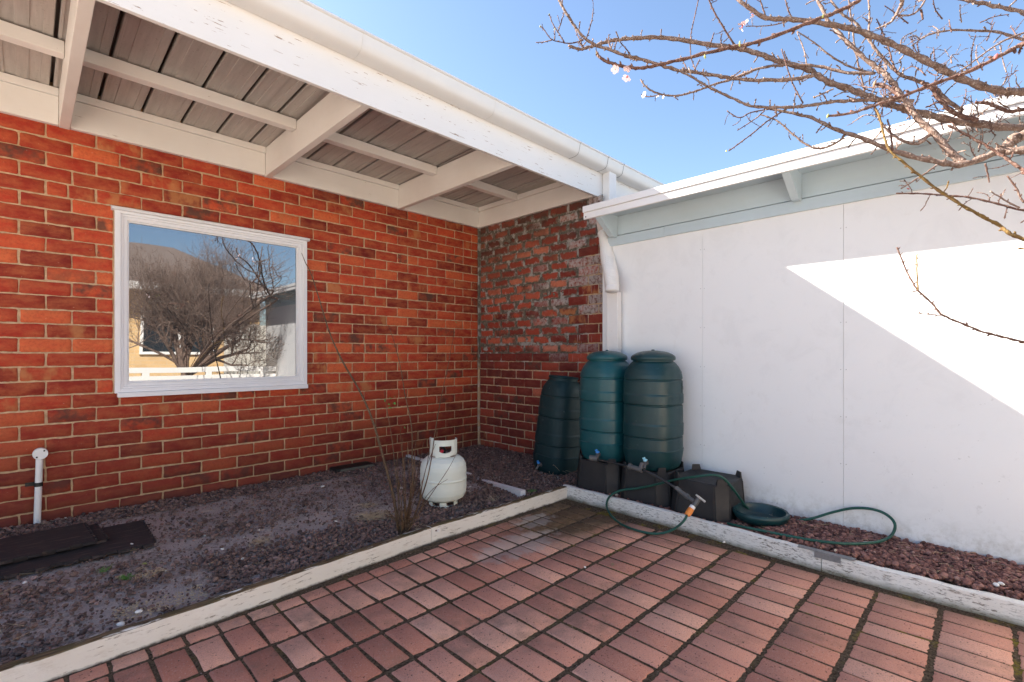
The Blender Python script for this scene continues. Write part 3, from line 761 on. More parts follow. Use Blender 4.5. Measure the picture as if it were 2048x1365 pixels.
e2 = edging([(-1.974, -1.845), (-1.4, -1.858), (-.772, -1.868)], .046, -.10, .036, M_KERB1, 'edging_board', 'cream-white edging board with a round bolt, between the bare shrub and the corner', (0, 1), 5)
edging([(-.770, -1.825), (-.785, -2.6), (-.822, -3.30), (-.834, -3.503)], .040, -.10, .040, M_KERB2, 'edging_board', 'crazed white edging board in front of the black barrel stands', (1, 0), 9)
e4 = edging([(-.834, -3.506), (-.838, -3.9), (-.832, -4.25), (-.83, -5.0)], .040, -.10, .036, M_KERB2, 'edging_board', 'cracked white edging board along the right gravel strip, metal plate at its end', (1, 0), 13)
mb = MB(); mb.lathe([(.012, 0), (.012, .003), (.009, .004)], 14, M=Matrix.Translation((-1.925, -1.846, .006)) @ Matrix.Rotation(R(90), 4, 'X')); mb.build('bolt_head', M_WHITE, e2)
mb = MB(); mb.box((-.8385, -3.585, .012), (-.836, -3.475, .040)); mb.box((-.838, -3.64, .0405), (-.800, -3.40, .0435)); mb.build('nail_plate', M_IRON, e4)

# ================================================================ GRAVEL
def ico(sub):
    bm = bmesh.new(); bmesh.ops.create_icosphere(bm, subdivisions=sub, radius=1); V = np.array([v.co[:] for v in bm.verts]); Fc = np.array([[v.index for v in f.verts] for f in bm.faces]); bm.free(); return V, Fc
ICO1, ICO2 = ico(1), ico(2)
def rocks(pts, sizes, tones, tmpl, flat=.7, rough=.22):
    V0, F0 = tmpl; n = len(pts); nv = len(V0)
    # a handful of rock shapes, then rotated per stone
    shapes = []
    for s in range(24):
        W = V0.copy()
        for q in range(7):
            d = rng.normal(size=3); d /= np.linalg.norm(d); k = W @ d; W -= np.outer(np.clip(k - rng.uniform(.5, .8), 0, 1) * .9, d)
        W *= rng.uniform(.72, 1.25, 3); W += rng.normal(0, rough * .22, W.shape); shapes.append(W)
    out = np.empty((n, nv, 3)); an = rng.uniform(0, 2 * np.pi, (n, 3)); an[:, 0] *= .5
    for i in range(n):
        a, b, c = an[i]; ca, sa, cc, s_c = math.cos(a), math.sin(a), math.cos(c), math.sin(c)
        Rx = np.array([[1, 0, 0], [0, ca, -sa], [0, sa, ca]]); Rz = np.array([[cc, -s_c, 0], [s_c, cc, 0], [0, 0, 1]])
        W = shapes[i % 24] @ (Rx @ Rz); W[:, 2] *= flat; out[i] = W * sizes[i] + pts[i]
    Fs = (F0[None] + (np.arange(n) * nv)[:, None, None]).reshape(-1, 3)
    T = np.repeat(np.stack([tones, tones, tones], 1), nv, 0)
    return out.reshape(-1, 3), Fs, T
def fbm(x, y, s, o=0):
    return mnoise.noise(Vector((x * s + o, y * s, o))) + .5 * mnoise.noise(Vector((x * s * 2.1, y * s * 2.1 + o, o)))
pts = []; sz = []; tn = []
def dens(x, y):
    d = .22 + .9 * max(0, fbm(x, y, 1.7, 3.1) + .1)
    k = max(0, 1 - abs((y + 1.58)) / .30) if -3.0 < x < -.8 else 0      # band along the edging
    d += 1.3 * k
    if x > -1.1 or y > -.28: d += .75
    if x < -3.2 and y < -1.1: d += .25
    return d
N_T = 46000
xs_ = rng.uniform(-5.0, -.02, N_T); ys_ = rng.uniform(-1.84, -.02, N_T)
for i in range(N_T):
    x, y = xs_[i], ys_[i]
    if x < -4.2 and i % 2: continue
    if x > -.80 and y < -1.80: continue
    if x > -.83 and y < -1.79: continue
    if rng.random() > dens(x, y): continue
    big = rng.random() < .35 * dens(x, y)
    s = rng.uniform(.0075, .0150) if big else rng.uniform(.0030, .0075)
    pts.append((x, y, .001 + s * .25 + rng.uniform(0, .004) + .010 * (mnoise.noise(Vector((x, y, 0)) * 2.2)))); sz.append(s); t = rng.beta(2, 2.6); tn.append(t * .93 if rng.random() > .002 else 1.0)
V, Fc, T = rocks(np.array(pts), np.array(sz), np.array(tn), ICO2, .75)
g1 = np_mesh('gravel', V, Fc, T, (M_STONE,)); tag(g1, 'dark purple-brown scoria gravel scattered over the left garden bed', 'gravel', kind='stuff')
pts = []; sz = []; tn = []
for i in range(15000):
    y = rng.uniform(-4.95, -1.93); x = rng.uniform(-.785, -.305)
    lay = rng.random(); s = rng.uniform(.007, .0155)
    hz = .012 + lay * .028 - .012 * ((x + .785) / .48) + (.012 if y < -3.2 else -.012)
    if y > -2.9 and rng.random() < .5: continue
    if x - s < (-.735 if y > -2.6 else -.785): continue
    pts.append((x, y, hz)); sz.append(s); t = rng.beta(2.2, 2.2); tn.append(t * .95 if rng.random() > .004 else 1.0)
V, Fc, T = rocks(np.array(pts), np.array(sz), np.array(tn), ICO2, .8)
g2 = np_mesh('gravel', V, Fc, T, (M_STONER,)); tag(g2, 'coarse reddish scoria gravel filling the strip along the white wall', 'gravel', kind='stuff')
pts = []; sz = []; tn = []
for i in range(9000):
    x = rng.uniform(-3.8, -.80); y = rng.uniform(-4.3, -1.86)
    kx = abs(((x + 2.305) / .109) - round((x + 2.305) / .109)) * .109; ky = abs(((y + 2.010) / .2155) - round((y + 2.010) / .2155)) * .2155
    edge_ = min(abs(y + 1.90), abs(x + .85)); inj = kx < .006 or ky < .008
    pr0 = .06 + (.9 if edge_ < .035 else .25 if edge_ < .12 else 0) + (.75 if inj else 0)
    if rng.random() > pr0: continue
    if not inj and edge_ > .10 and rng.random() < .85: continue
    s = rng.uniform(.0011, .0034); pts.append((x, y, (-.0515 if inj else -.0485) + s * .3)); sz.append(s); tn.append(rng.beta(2, 2))
V, Fc, T = rocks(np.array(pts), np.array(sz), np.array(tn), ICO1, .7)
g3 = np_mesh('grit', V, Fc, T, (M_STONE,)); tag(g3, 'fine dark grit lying in the paver joints and along the edging boards', 'grit', kind='stuff')
# straw litter over both beds
def strands(n, area, name, label, zb, ln=(.03, .09), rad=.0007):
    mb = MB()
    for i in range(n):
        x = rng.uniform(area[0], area[1]); y = rng.uniform(area[2], area[3]); a = rng.uniform(0, 6.28); L = rng.uniform(*ln); b = rng.normal(0, .25)
        p0 = Vector((x, y, zb + rng.uniform(0, .008))); p1 = p0 + Vector((math.cos(a), math.sin(a), .08)) * L * .5; p2 = p1 + Vector((math.cos(a + b), math.sin(a + b), -.05)) * L * .5
        mb.tube([p0, p1, p2], rad, 4, smooth=1, cap=False)
    return tag(mb.build(name, M_STRAW), label, 'litter', kind='stuff')
strands(170, (-.77, -.36, -4.6, -3.1), 'straw_litter', 'loose dry stalks lying on the gravel by the white wall', .045, (.02, .06))
strands(190, (-4.4, -.2, -1.8, -.1), 'straw_litter', 'thin dry stalks scattered over the left garden bed', .012, (.02, .09))

# ================================================================ OBJECTS
# ---- rainwater barrels
PROF = [(.140, 0), (.158, .008), (.170, .035), (.179, .08), (.185, .125), (.1865, .136), (.1822, .142), (.1815, .212), (.176, .2185), (.176, .222), (.1845, .229), (.1862, .30), (.1862, .308), (.1820, .316), (.1815, .432), (.1755, .4385), (.1755, .442), (.1845, .449), (.1860, .50), (.1858, .508), (.1815, .516), (.1812, .600), (.1760, .607), (.1760, .611), (.1820, .618), (.1800, .645), (.1740, .675), (.1640, .700), (.1510, .720), (.1420, .731)]
def barrel_body(k_taper=1.0):
    out = []
    for r_, z in PROF:
        e = 3.0 if z < .60 else 3.0 - (z - .60) / .131 * .9
        f = 1 - (1 - k_taper) * (z / .731)
        out.append((r_ * f, z, e))
    return out
def tap(par, at, dirv, mat, name='tap'):
    at = Vector(at); d = Vector(dirv).normalized()
    mb = MB(); mb.tube([at - d * .01, at + d * .03], .011, 10, smooth=1); mb.tube([at + d * .024, at + d * .050 + Vector((0, 0, -.030))], .010, 10, smooth=1)
    mb.tube([at + d * .028, at + d * .028 + Vector((0, 0, .016))], .007, 8, smooth=1)
    mb.tube([at - d * .002, at + d * .004], .018, 12, smooth=1)
    t = mb.build(name, M_GREY, par, True)
    mb = MB(); c = at + d * .028 + Vector((0, 0, .018)); s = d.cross(Vector((0, 0, 1)))
    mb.tube([c + Vector((0, 0, -.004)), c + Vector((0, 0, .006))], .012, 8, smooth=1)
    mb.tube([c - s * .016 + Vector((0, 0, .004)), c + s * .016 + Vector((0, 0, .014))], .0055, 6, smooth=1); mb.tube([c, c + Vector((0, 0, .022)) + s * .004], .005, 6, smooth=1)
    mb.build('tap_handle', mat, t, True); return t
def barrel(name, label, loc, mat, lid=True, taper=1.0, lean=None, tapcol=None, tapd=(-.75, -.66)):
    o = thing(name, label, 'rainwater barrel', loc, 'green rainwater barrels in the corner')
    L = Vector(loc); Mx = Matrix.Translation(L) @ (lean if lean is not None else Matrix.Identity(4))
    mb = MB(); pr = support(barrel_body(taper)); f = taper
    mb.lathe(pr + [(.137 * f, .734), (.136 * f, .752)] + ([] if lid else [(.142 * f, .754), (.145 * f, .762), (.140 * f, .770), (.128 * f, .768), (.124 * f, .755), (.122 * f, .56)]), 72, M=Mx)
    mb.build('barrel_body', mat, o, 30)
    if lid:
        mb = MB(); mb.lathe([(.130, .742), (.146, .742), (.1505, .748), (.1515, .758), (.150, .768), (.143, .776), (.128, .786), (.105, .797), (.07, .806), (.03, .810), (.012, .811), (.010, .817), (.0001, .818)], 64, M=Mx); mb.build('barrel_lid', mat, o, 35)
    else:
        mb = MB(); mb.lathe([(.123 * f, .60), (.0001, .60)], 40, M=Mx); mb.build('barrel_interior', M_DARK, o)
    # moulded panel outline and grip slots on the side facing the wall end
    for ang, z0, z1 in ((-62, .515, .585),):
        mb = MB(); a = R(ang); e = 3.0
        def sp(t, z, off): 
            cs, sn = math.cos(t), math.sin(t); q = (abs(cs) ** e + abs(sn) ** e) ** (-1 / e); rr0 = (.1818 + off) * (1 - (1 - taper) * z / .731); return Mx @ Vector((rr0 * q * cs, rr0 * q * sn, z))
        mb.tube([sp(a - .35, .592, .001), sp(a - .2, .592, .001), sp(a - .16, .585, .001), sp(a - .15, .55, .001), sp(a - .16, .527, .001), sp(a - .2, .522, .001)], .0016, 6, smooth=3); mb.build('moulded_edge', mat, o, True)
        for zc in (.552, .655):
            mb = MB()
            t0 = a + .06; off = 0 if zc < .6 else -.009
            pts_ = [sp(t0, zc - .011, off), sp(t0 + .14, zc - .011, off), sp(t0 + .14, zc + .011, off), sp(t0, zc + .011, off)]
            mb.add(pts_ + [q_ + (q_ - (Mx @ Vector((0, 0, zc)))).normalized() * .0015 for q_ in pts_], [(4, 5, 6, 7), (0, 1, 5, 4), (1, 2, 6, 5), (2, 3, 7, 6), (3, 0, 4, 7), (3, 2, 1, 0)])
            mb.build('grip_slot', M_DARK, o)
    if tapcol is not None:
        z = .062; d = Vector((*tapd, 0)).normalized(); e = 3.0; q = (abs(d.x) ** e + abs(d.y) ** e) ** (-1 / e)
        tap(o, Mx @ Vector((d.x * .176 * q, d.y * .176 * q, z)), d, tapcol)
    return o
B3 = Vector((-.500, -2.415, .232)); B2 = Vector((-.500, -2.035, .232)); B1 = Vector((-.330, -1.385, -.005))
barrel('rainwater_barrel', 'tall dark green lidded barrel on a black stand, right-hand one against the white wall', B3, M_GREEN, tapcol=M_CYANP, tapd=(-.97, -.25))
barrel('rainwater_barrel', 'brighter teal-green lidded barrel with scratched shoulder, in front of the downpipe', B2, M_GREENB, tapcol=M_BLUEP, tapd=(-.97, -.25))
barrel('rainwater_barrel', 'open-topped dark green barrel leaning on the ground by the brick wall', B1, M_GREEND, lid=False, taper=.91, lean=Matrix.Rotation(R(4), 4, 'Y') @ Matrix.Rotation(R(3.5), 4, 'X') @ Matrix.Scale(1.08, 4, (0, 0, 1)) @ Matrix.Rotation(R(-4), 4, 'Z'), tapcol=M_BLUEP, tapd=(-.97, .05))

# ---- black stands
def make_stand(loc, label):
    o = thing('barrel_stand', label, 'barrel stand', loc, 'black plastic barrel stands'); L = Vector(loc)
    def octo(h, c, z): return [Vector((x, y, z)) for x, y in ((h, -h + c), (h, h - c), (h - c, h), (-h + c, h), (-h, h - c), (-h, -h + c), (-h + c, -h), (h - c, -h))]
    vs = []; fs = []
    rings = [octo(.188, .055, 0), octo(.181, .056, .10), octo(.180, .056, .104), octo(.172, .058, .235), octo(.166, .056, .243), octo(.135, .045, .236), octo(.09, .03, .226)]
    for r_ in rings: vs += [L + q for q in r_]
    for i in range(len(rings) - 1):
        for k in range(8): fs.append((i * 8 + k, i * 8 + (k + 1) % 8, (i + 1) * 8 + (k + 1) % 8, (i + 1) * 8 + k))
    fs.append(tuple(range(len(vs) - 8, len(vs)))); fs.append(tuple(reversed(range(8))))
    mb = MB().add(vs, fs); mb.build('stand_body', M_BLACKP, o, 25)
    for sx in (-1, 1):
        for sy in (-1, 1):
            a = L + Vector((sx * .1405, sy * .1405, .2405)); t = Vector((-sy * sx * 1.0, 1.0, 0)).normalized(); t = Vector((sx, -sy, 0)).normalized(); nrm = Vector((sx, sy, 0)).normalized()
            mb = MB(); lo = [a - t * .034 - nrm * .012, a + t * .034 - nrm * .012, a + t * .030 + nrm * .006, a - t * .030 + nrm * .006]
            hi = [a - t * .025 - nrm * .002, a + t * .025 - nrm * .002, a + t * .024 + nrm * .004, a - t * .024 + nrm * .004]
            mb.add([q - Vector((0, 0, .012)) for q in lo] + [q + Vector((0, 0, .036)) for q in hi], [(0, 1, 2, 3), (4, 7, 6, 5), (0, 4, 5, 1), (1, 5, 6, 2), (2, 6, 7, 3), (3, 7, 4, 0)])
            mb.build('lug', M_BLACKP, o)
    for k, (dx, dy) in enumerate(((-1, 0), (0, -1))):
        for s in (-1, 1):
            mb = MB(); b0 = L + (Vector((-.1885, s * .118, .0)) if k == 0 else Vector((s * .118, -.1885, 0))); b1 = L + (Vector((-.1735, s * .106, .228)) if k == 0 else Vector((s * .106, -.1735, .228)))
            mb.tube([b0, b1], .004, 6, smooth=1); mb.build('moulded_rib', M_BLACKP, o)
    return o
SZ = -.008
s1 = make_stand((-.500, -2.030, SZ), 'black plastic stand under the teal-green barrel')
s2 = clone(s1, (-.500, -2.415, SZ), None, 'black plastic stand under the dark green lidded barrel')
s3 = clone(s1, (-.520, -2.810, SZ), None, 'empty black plastic stand between the barrels and the green saucer')

# ---- connecting pipe and fittings
cp = thing('connecting_pipe', 'black pipe with grey fittings joining the barrel taps to the hose', 'pipe', tuple(P(1283, 938, d=3.16)))
a0 = P(1186, 918, d=3.44); a1 = P(1230, 927, d=3.30); a2 = P(1272, 937, d=3.17); a3 = P(1292, 943, d=3.10); a4 = P(1330, 963, d=3.0); a5 = P(1358, 981, d=2.93)
MB().tube([a0, a1, a2, a3, a4, a5], .0085, 10, smooth=5).build('pipe', M_BLKPIPE, cp, True)
mb = MB(); mb.tube([P(1180, 916, d=3.45), P(1196, 918, d=3.42)], .020, 12, smooth=1); mb.build('pipe_elbow', M_GREY, cp, True)
mb = MB(); mb.tube([P(1258, 933, d=3.20), P(1262, 934, d=3.19)], .021, 12, smooth=1); mb.tube([P(1262, 934, d=3.19), P(1284, 941, d=3.12)], .016, 12, smooth=1); mb.tube([P(1280, 938, d=3.13), P(1284, 927, d=3.15)], .012, 10, smooth=1)
mb.build('pipe_tee', M_GREY, cp, True)
mb = MB(); mb.tube([P(1352, 976, d=2.945), P(1360, 982, d=2.925)], .014, 8, smooth=1); mb.build('pipe_joint', M_GREY, cp, True)
b0 = P(1360, 983, d=2.925); b1 = P(1388, 1003, d=2.84)
mb = MB(); mb.tube([b0, b0 + (b1 - b0) * .5], .012, 12, smooth=1); mb.tube([b0 + (b1 - b0) * .42, b0 + (b1 - b0) * .62], .016, 12, smooth=1); mb.tube([b0 + (b1 - b0) * .6, b1], .011, 12, smooth=1)
v0 = P(1399, 996, d=2.83); v1 = P(1386, 1014, d=2.83); mb.tube([v0, v1], .014, 12, smooth=1)
vb = mb.build('shutoff_valve', M_GREY, cp, True)
mb = MB(); l0 = P(1392, 990, d=2.80); l1 = P(1410, 1004, d=2.80); mb.tube([l0, (l0 + l1) / 2, l1], [.005, .006, .006], 8, smooth=2); mb.tube([(l0 + l1) / 2, v0], .007, 8, smooth=1); mb.build('lever', M_LGREY, vb, True)
c0 = P(1386, 1013, d=2.83); c1_ = P(1374, 1031, d=2.81)
mb = MB(); mb.tube([c0, c0 + (c1_ - c0) * .28], .0165, 14, smooth=1); mb.build('connector_collar', M_PIPE, cp, True)
mb = MB(); mb.tube([c0 + (c1_ - c0) * .28, c0 + (c1_ - c0) * .62], [.017, .0185], 14, smooth=1); mb.tube([c0 + (c1_ - c0) * .66, c1_], [.0185, .016], 14, smooth=1); mb.tube([c0 + (c1_ - c0) * .6, c0 + (c1_ - c0) * .7], .014, 14, smooth=1); mb.build('hose_connector', M_ORANGE, cp, True)
# ---- garden hose
hp = [c1_ + (c1_ - c0) * -.05, P(1366, 1044, z=.055), P(1345, 1060, z=.0), P(1315, 1068, z=-.035), P(1280, 1063, z=-.036), P(1245, 1050, z=-.036), P(1222, 1031, z=-.033), P(1213, 1010, x=-.80), P(1221, 992, x=-.78), P(1243, 981, x=-.745),
      P(1275, 977, x=-.715), P(1310, 970, x=-.715), P(1350, 960, x=-.72), P(1395, 953, x=-.725), P(1428, 950.5, x=-.70), P(1447, 957, x=-.66), P(1466, 978, x=-.60), P(1482, 1000, x=-.52), P(1494, 1016, x=-.46), P(1520, 1032, z=.012), P(1560, 1040, z=.020), P(1590, 1042, z=.035), P(1625, 1037, x=-.36), P(1665, 1025, x=-.335), P(1705, 1017, x=-.33), P(1745, 1019, x=-.33), P(1775, 1031, x=-.34), P(1790, 1050, x=-.36), P(1782, 1072, z=.062), P(1755, 1084, z=.064), P(1700, 1088, z=.063), P(1640, 1083, z=.061), P(1580, 1073, z=.058), P(1520, 1061, z=.052), P(1480, 1053, z=.044), P(1455, 1047, z=.035)]
tag(MB().tube(hp, .0072, 12, smooth=8).build('garden_hose', M_HOSE, None, 'all'), 'dark green garden hose looping over the edging and along the white wall', 'hose')
# ---- saucer
sp_ = P(1521, 1043, z=.030); sa = thing('plant_saucer', 'round dark green plastic saucer resting on gravel beside the empty stand', 'saucer', (sp_.x, sp_.y, .03))
mb = MB(); mb.lathe([(.0001, .0), (.090, .0), (.112, .008), (.140, .028), (.151, .050), (.1515, .062), (.145, .072), (.134, .069), (.129, .054), (.120, .028), (.104, .014), (.0001, .010)], 56, c=(sp_.x, sp_.y, .026)); mb.build('saucer_dish', M_GREEN, sa, 50)
mb = MB()
for q in range(26):
    a = rng.uniform(0, 6.28); r_ = abs(rng.normal(0, .028)); c = Vector((sp_.x + r_ * math.cos(a), sp_.y + r_ * math.sin(a), .0385)); b = rng.uniform(0, 6.28)
    mb.tube([c, c + Vector((math.cos(b) * .012, math.sin(b) * .012, .004))], .0008, 4, smooth=1)
mb.build('leaf_litter', M_STRAW, sa)['kind'] = 'stuff'

# ---- gas cylinder
gl = Vector((-1.600, -1.462, .004)); gas = thing('gas_cylinder', 'small cream-white gas cylinder standing behind the bare shrub', 'gas cylinder', tuple(gl))
mb = MB(); mb.lathe(support([(.06, .028), (.105, .036), (.138, .055), (.152, .085), (.155, .12), (.155, .172), (.1575, .174), (.1575, .184), (.155, .186), (.155, .245), (.151, .272), (.138, .300), (.112, .322), (.075, .334), (.035, .340), (.0001, .341)]), 56, c=gl); mb.build('cylinder_body', M_GAS, gas, 60)
def ring_cut(r, z0f, z1f, n, th=.003, rot_=0):
    """ring wall whose lower / upper edge vary with the angle; z0f may return None where open"""
    mb = MB()
    for k in range(n):
        a = 2 * math.pi * k / n; b = 2 * math.pi * (k + 1) / n
        for (z0, z1) in z0f((a + b) / 2):
            qs = [Vector((rr0 * math.cos(t + rot_), rr0 * math.sin(t + rot_), z)) + gl for rr0 in (r, r - th) for (t, z) in ((a, z0), (b, z0), (b, z1), (a, z1))]
            mb.add(qs, [(0, 1, 2, 3), (7, 6, 5, 4), (3, 2, 6, 7), (0, 4, 5, 1), (0, 3, 7, 4), (1, 5, 6, 2)])
    return mb
camang = math.atan2(CAM.y - gl.y, CAM.x - gl.x)
def collar(t):
    d = (t - math.pi) ; d = math.atan2(math.sin(d), math.cos(d)) * 57.3   # degrees from the side facing the camera
    top = .441 + (.014 if abs(d + 62) < 20 else 0) + .002 * math.cos(R(d))
    if abs(d) > 118: return []
    if abs(d - 8) < 27:
        e = abs(d - 8) / 27; lo = .372 - .018 * math.sqrt(max(0, 1 - e * e)) + .004; return [(.333, lo), (.404, top)]
    if 25 < abs(d) < 33 or abs(d) > 95: return [(.326, top)]
    if 40 < abs(d) < 75: return [(.342, top)]
    return [(.330, top)]
ring_cut(.092, collar, None, 120, rot_=camang - math.pi).build('collar', M_GAS, gas)
def foot(t):
    d = (t * 57.3) % 60; return [(.0, .012), (.034, .046)] if 12 < d < 46 else [(.0, .046)]
ring_cut(.098, foot, None, 120, rot_=camang).build('foot_ring', M_GAS, gas)
mb = MB(); mb.lathe([(.016, .335), (.016, .375), (.011, .38), (.011, .41)], 14, c=gl); mb.tube([gl + Vector((0, 0, .365)), gl + Vector((-.035, -.03, .365))], .012, 10, smooth=1)
va = mb.build('valve', M_DARK, gas, True); MB().tube([gl + Vector((-.030, -.028, .365)), gl + Vector((-.046, -.042, .365))], .011, 10, smooth=1).build('valve_cap', M_RED, va, True)
mb = MB(); mb.lathe([(.022, 0), (.024, .01), (.02, .018)], 12, c=gl + Vector((0, 0, .40))); mb.build('valve_wheel', M_DARK, va, True)
for d in (-46, 40):
    mb = MB(); a = camang + R(d); c = gl + Vector((math.cos(a) * .094, math.sin(a) * .094, .333)); t = Vector((-math.sin(a), math.cos(a), 0))
    mb.tube([c - t * .018 + Vector((0, 0, .002)), c, c + t * .018 + Vector((0, 0, .001))], .0022, 6, smooth=2); mb.build('rust_mark', M_RUST, gas)

# ---- timber offcuts
def plank(px0, px1, w0, w1, h, name, label, z=.0, tilt=0):
    a = P(*px0, z=z); b = P(*px1, z=z); d = (b - a).normalized(); s = Vector((-d.y, d.x, 0))
    mb = MB(); q = [a, b, b + s * w1, a + s * w0]; h0, h1 = h
    top = [q[0] + Vector((0, 0, h0)), q[1] + Vector((0, 0, h1)), q[2] + Vector((0, 0, h1 + tilt)), q[3] + Vector((0, 0, h0 + tilt))]
    mb.add([v - Vector((0, 0, .01)) for v in q] + top, [(0, 3, 2, 1), (4, 5, 6, 7), (0, 1, 5, 4), (1, 2, 6, 5), (2, 3, 7, 6), (3, 0, 4, 7)])
    return tag(mb.build(name, M_DIRTW), label, 'timber offcut', 'white timber offcuts in the garden bed')
plank((1051, 993), (962, 958), .042, .038, (.045, .006), 'timber_offcut', 'wedge-shaped white timber offcut near the corner of the edging', .002)
plank((944, 951), (815, 913), .030, .034, (.016, .022), 'timber_offcut', 'long thin white timber strip lying behind the gas cylinder', .002)
# ---- black vent lid at wall
mb = MB(); mb.box((-1.735, -.150, .0), (-1.385, -.012, .034), bev=.005)
vt = tag(mb.build('vent_cover', M_DARK), 'low black cover lying at the foot of the brick wall', 'vent cover')
mb = MB(); mb.box((-1.70, -.156, .006), (-1.39, -.1505, .030), bev=.002); mb.build('vent_edge', paint('weathered_edge', (.13, .125, .10), (.06, .05, .04), amt=.5), vt)
# ---- capped pipe on the wall
pc = thing('capped_pipe', 'short upright white pipe with round cap clipped to the brick wall', 'pipe', (-3.538, -.04, 0))
MB().tube([(-3.549, -.036, -.01), (-3.538, -.040, .40)], .0165, 20, smooth=1).build('pipe', M_PIPE, pc, True)
mb = MB(); mb.lathe([(.033, 0), (.0345, .003), (.0345, .028), (.033, .031), (.0001, .031)], 32, M=Matrix.Translation((-3.535, -.030, .420)) @ Matrix.Rotation(R(90), 4, 'X')); cpo = mb.build('round_cap', M_PIPE, pc, 40)
for dx, dz in ((-.015, -.018), (.017, .017)): MB().lathe([(.0048, 0), (.0048, .002)], 10, M=Matrix.Translation((-3.535 + dx, -.0605, .420 + dz)) @ Matrix.Rotation(R(90), 4, 'X')).build('cap_screw', M_DARK, cpo)
mb = MB(); mb.lathe([(.0180, -.012), (.0195, -.012), (.0195, .012), (.0180, .012)], 20, c=(-3.5425, -.038, .236)); mb.box((-3.600, -.012, .226), (-3.540, -.006, .248)); mb.box((-3.600, -.020, .229), (-3.585, -.011, .241)); mb.build('pipe_clip', M_DARK, pc)

# ---- rubber mats with jigsaw edge
def mat_(c0, ang, L, W, z, th, name, label):
    """corner c0 (right-front), runs -x and +y; teeth on the right and front edges"""
    n = 13; outl = []; tooth = .014
    tw = L / (2 * n)
    for k in range(2 * n):       # front edge going left
        d = 0 if k % 2 else -tooth; outl += [(-k * tw, d), (-(k + 1) * tw + .003, d)]
    outl += [(-L, W)]
    m2 = 9; tv = W / (2 * m2)
    for k in range(2 * m2):
        d = 0 if k % 2 else tooth; outl += [(d, W - k * tv), (d, W - (k + 1) * tv + .003)]
    Mx = Matrix.Translation((c0.x, c0.y, z)) @ Matrix.Rotation(ang, 4, 'Z')
    bm = bmesh.new(); vv = [bm.verts.new(Mx @ Vector((x, y, 0))) for x, y in outl]; f = bm.faces.new(vv)
    r_ = bmesh.ops.extrude_face_region(bm, geom=[f]); bmesh.ops.translate(bm, vec=(0, 0, th), verts=[v for v in r_['geom'] if isinstance(v, bmesh.types.BMVert)])
    bmesh.ops.triangulate(bm, faces=[q for q in bm.faces if len(q.verts) > 4]); bmesh.ops.recalc_face_normals(bm, faces=bm.faces)
    me = bpy.data.meshes.new(name); bm.to_mesh(me); bm.free(); me.materials.append(M_RUB.m); o = bpy.data.objects.new(name, me); COL.objects.link(o)
    return tag(o, label, 'rubber mat', 'dark interlocking rubber mats by the brick wall')
q3 = P(308, 1090, z=.008); mat_(q3, R(-1.0), 1.30, .47, .008, .014, 'rubber_mat', 'lowest dark interlocking rubber mat, sticking out furthest to the right')
q2 = P(213, 1080, z=.03); mat_(q2, R(4), 1.30, .34, .023, .013, 'rubber_mat', 'middle rubber mat of the stack, its jigsaw edge just showing')
q1 = P(190, 1085, z=.04); mat_(q1, R(3.2), 1.30, .40, .0365, .013, 'rubber_mat', 'topmost rubber mat of the stack, dusty with brown streaks')

# ---- bare shrub
sb0 = P(806, 1066, z=.0); shrub = thing('bare_shrub', 'leafless shrub of long thin upright stems beside the white edging', 'shrub', tuple(sb0))
def spx(x, y): return (590 + x / 2.276, 480 + y / 2.276)
DB = (sb0 - CAM).dot(VV)
def stem(par, pts2, r0, r1, dtop, name='stem', mat=M_STEM, base=True):
    ps = []; n = len(pts2)
    for i, (x, y) in enumerate(pts2):
        px, py = spx(x, y); t = i / (n - 1); ps.append(P(px, py, d=DB + (dtop - DB) * (1 - t)))
    if base: ps[-1] = sb0 + Vector((rng.normal(0, .018), rng.normal(0, .012), -.01)) + (ps[-1] - P(806, 1066, d=DB)) * .6
    rs = [1.25 * (r1 + (r0 - r1) * (i / (n - 1))) for i in range(n)]
    mb = MB(); mb.tube(ps, rs, 6, smooth=5)
    pp, _ = catmull(ps, rs, 5)
    for k in range(3, len(pp) - 2, 3):   # node buds
        d = (pp[k + 1] - pp[k]).normalized(); s = Vector((rng.normal(), rng.normal(), 0)).normalized(); r_ = r1 + (r0 - r1) * k / len(pp)
        mb.tube([pp[k], pp[k] + s * (r_ + .0022) + Vector((0, 0, .003))], [.0016, .0006], 4, smooth=1)
    return mb.build(name, mat, par, 'all')
stem(shrub, [(30, 60), (48, 105), (75, 160), (110, 270), (160, 430), (220, 560), (290, 680), (345, 800), (385, 930), (420, 1060), (450, 1180), (482, 1315)], .0075, .0012, 3.0)
stem(shrub, [(425, 390), (450, 460), (480, 580), (500, 700), (530, 850), (533, 1000), (530, 1150), (500, 1330)], .0042, .0008, 3.05)
stem(shrub, [(405, 690), (420, 780), (440, 900), (455, 1030), (470, 1180), (488, 1320)], .0035, .0007, 2.85)
stem(shrub, [(735, 390), (720, 450), (695, 580), (665, 720), (640, 860), (620, 1000), (590, 1130), (520, 1330)], .0036, .0007, 2.95)
stem(shrub, [(480, 850), (485, 950), (500, 1080), (495, 1330)], .0032, .0008, 2.7)
stem(shrub, [(590, 900), (570, 1000), (545, 1130), (505, 1325)], .0030, .0008, 2.75)
stem(shrub, [(745, 955), (700, 1040), (640, 1130), (570, 1230), (515, 1325)], .0028, .0007, 2.6)
stem(shrub, [(695, 1090), (640, 1125), (590, 1180), (560, 1260), (520, 1325)], .0026, .0007, 2.5)
stem(shrub, [(620, 890), (605, 1000), (575, 1130), (555, 1230), (510, 1330)], .0030, .0008, 2.62)
stem(shrub, [(640, 930), (600, 1030), (580, 1110), (566, 1190), (512, 1330)], .0028, .0008, 2.55)
stem(shrub, [(560, 860), (545, 960), (540, 1100), (512, 1325)], .0030, .0008, 2.7)
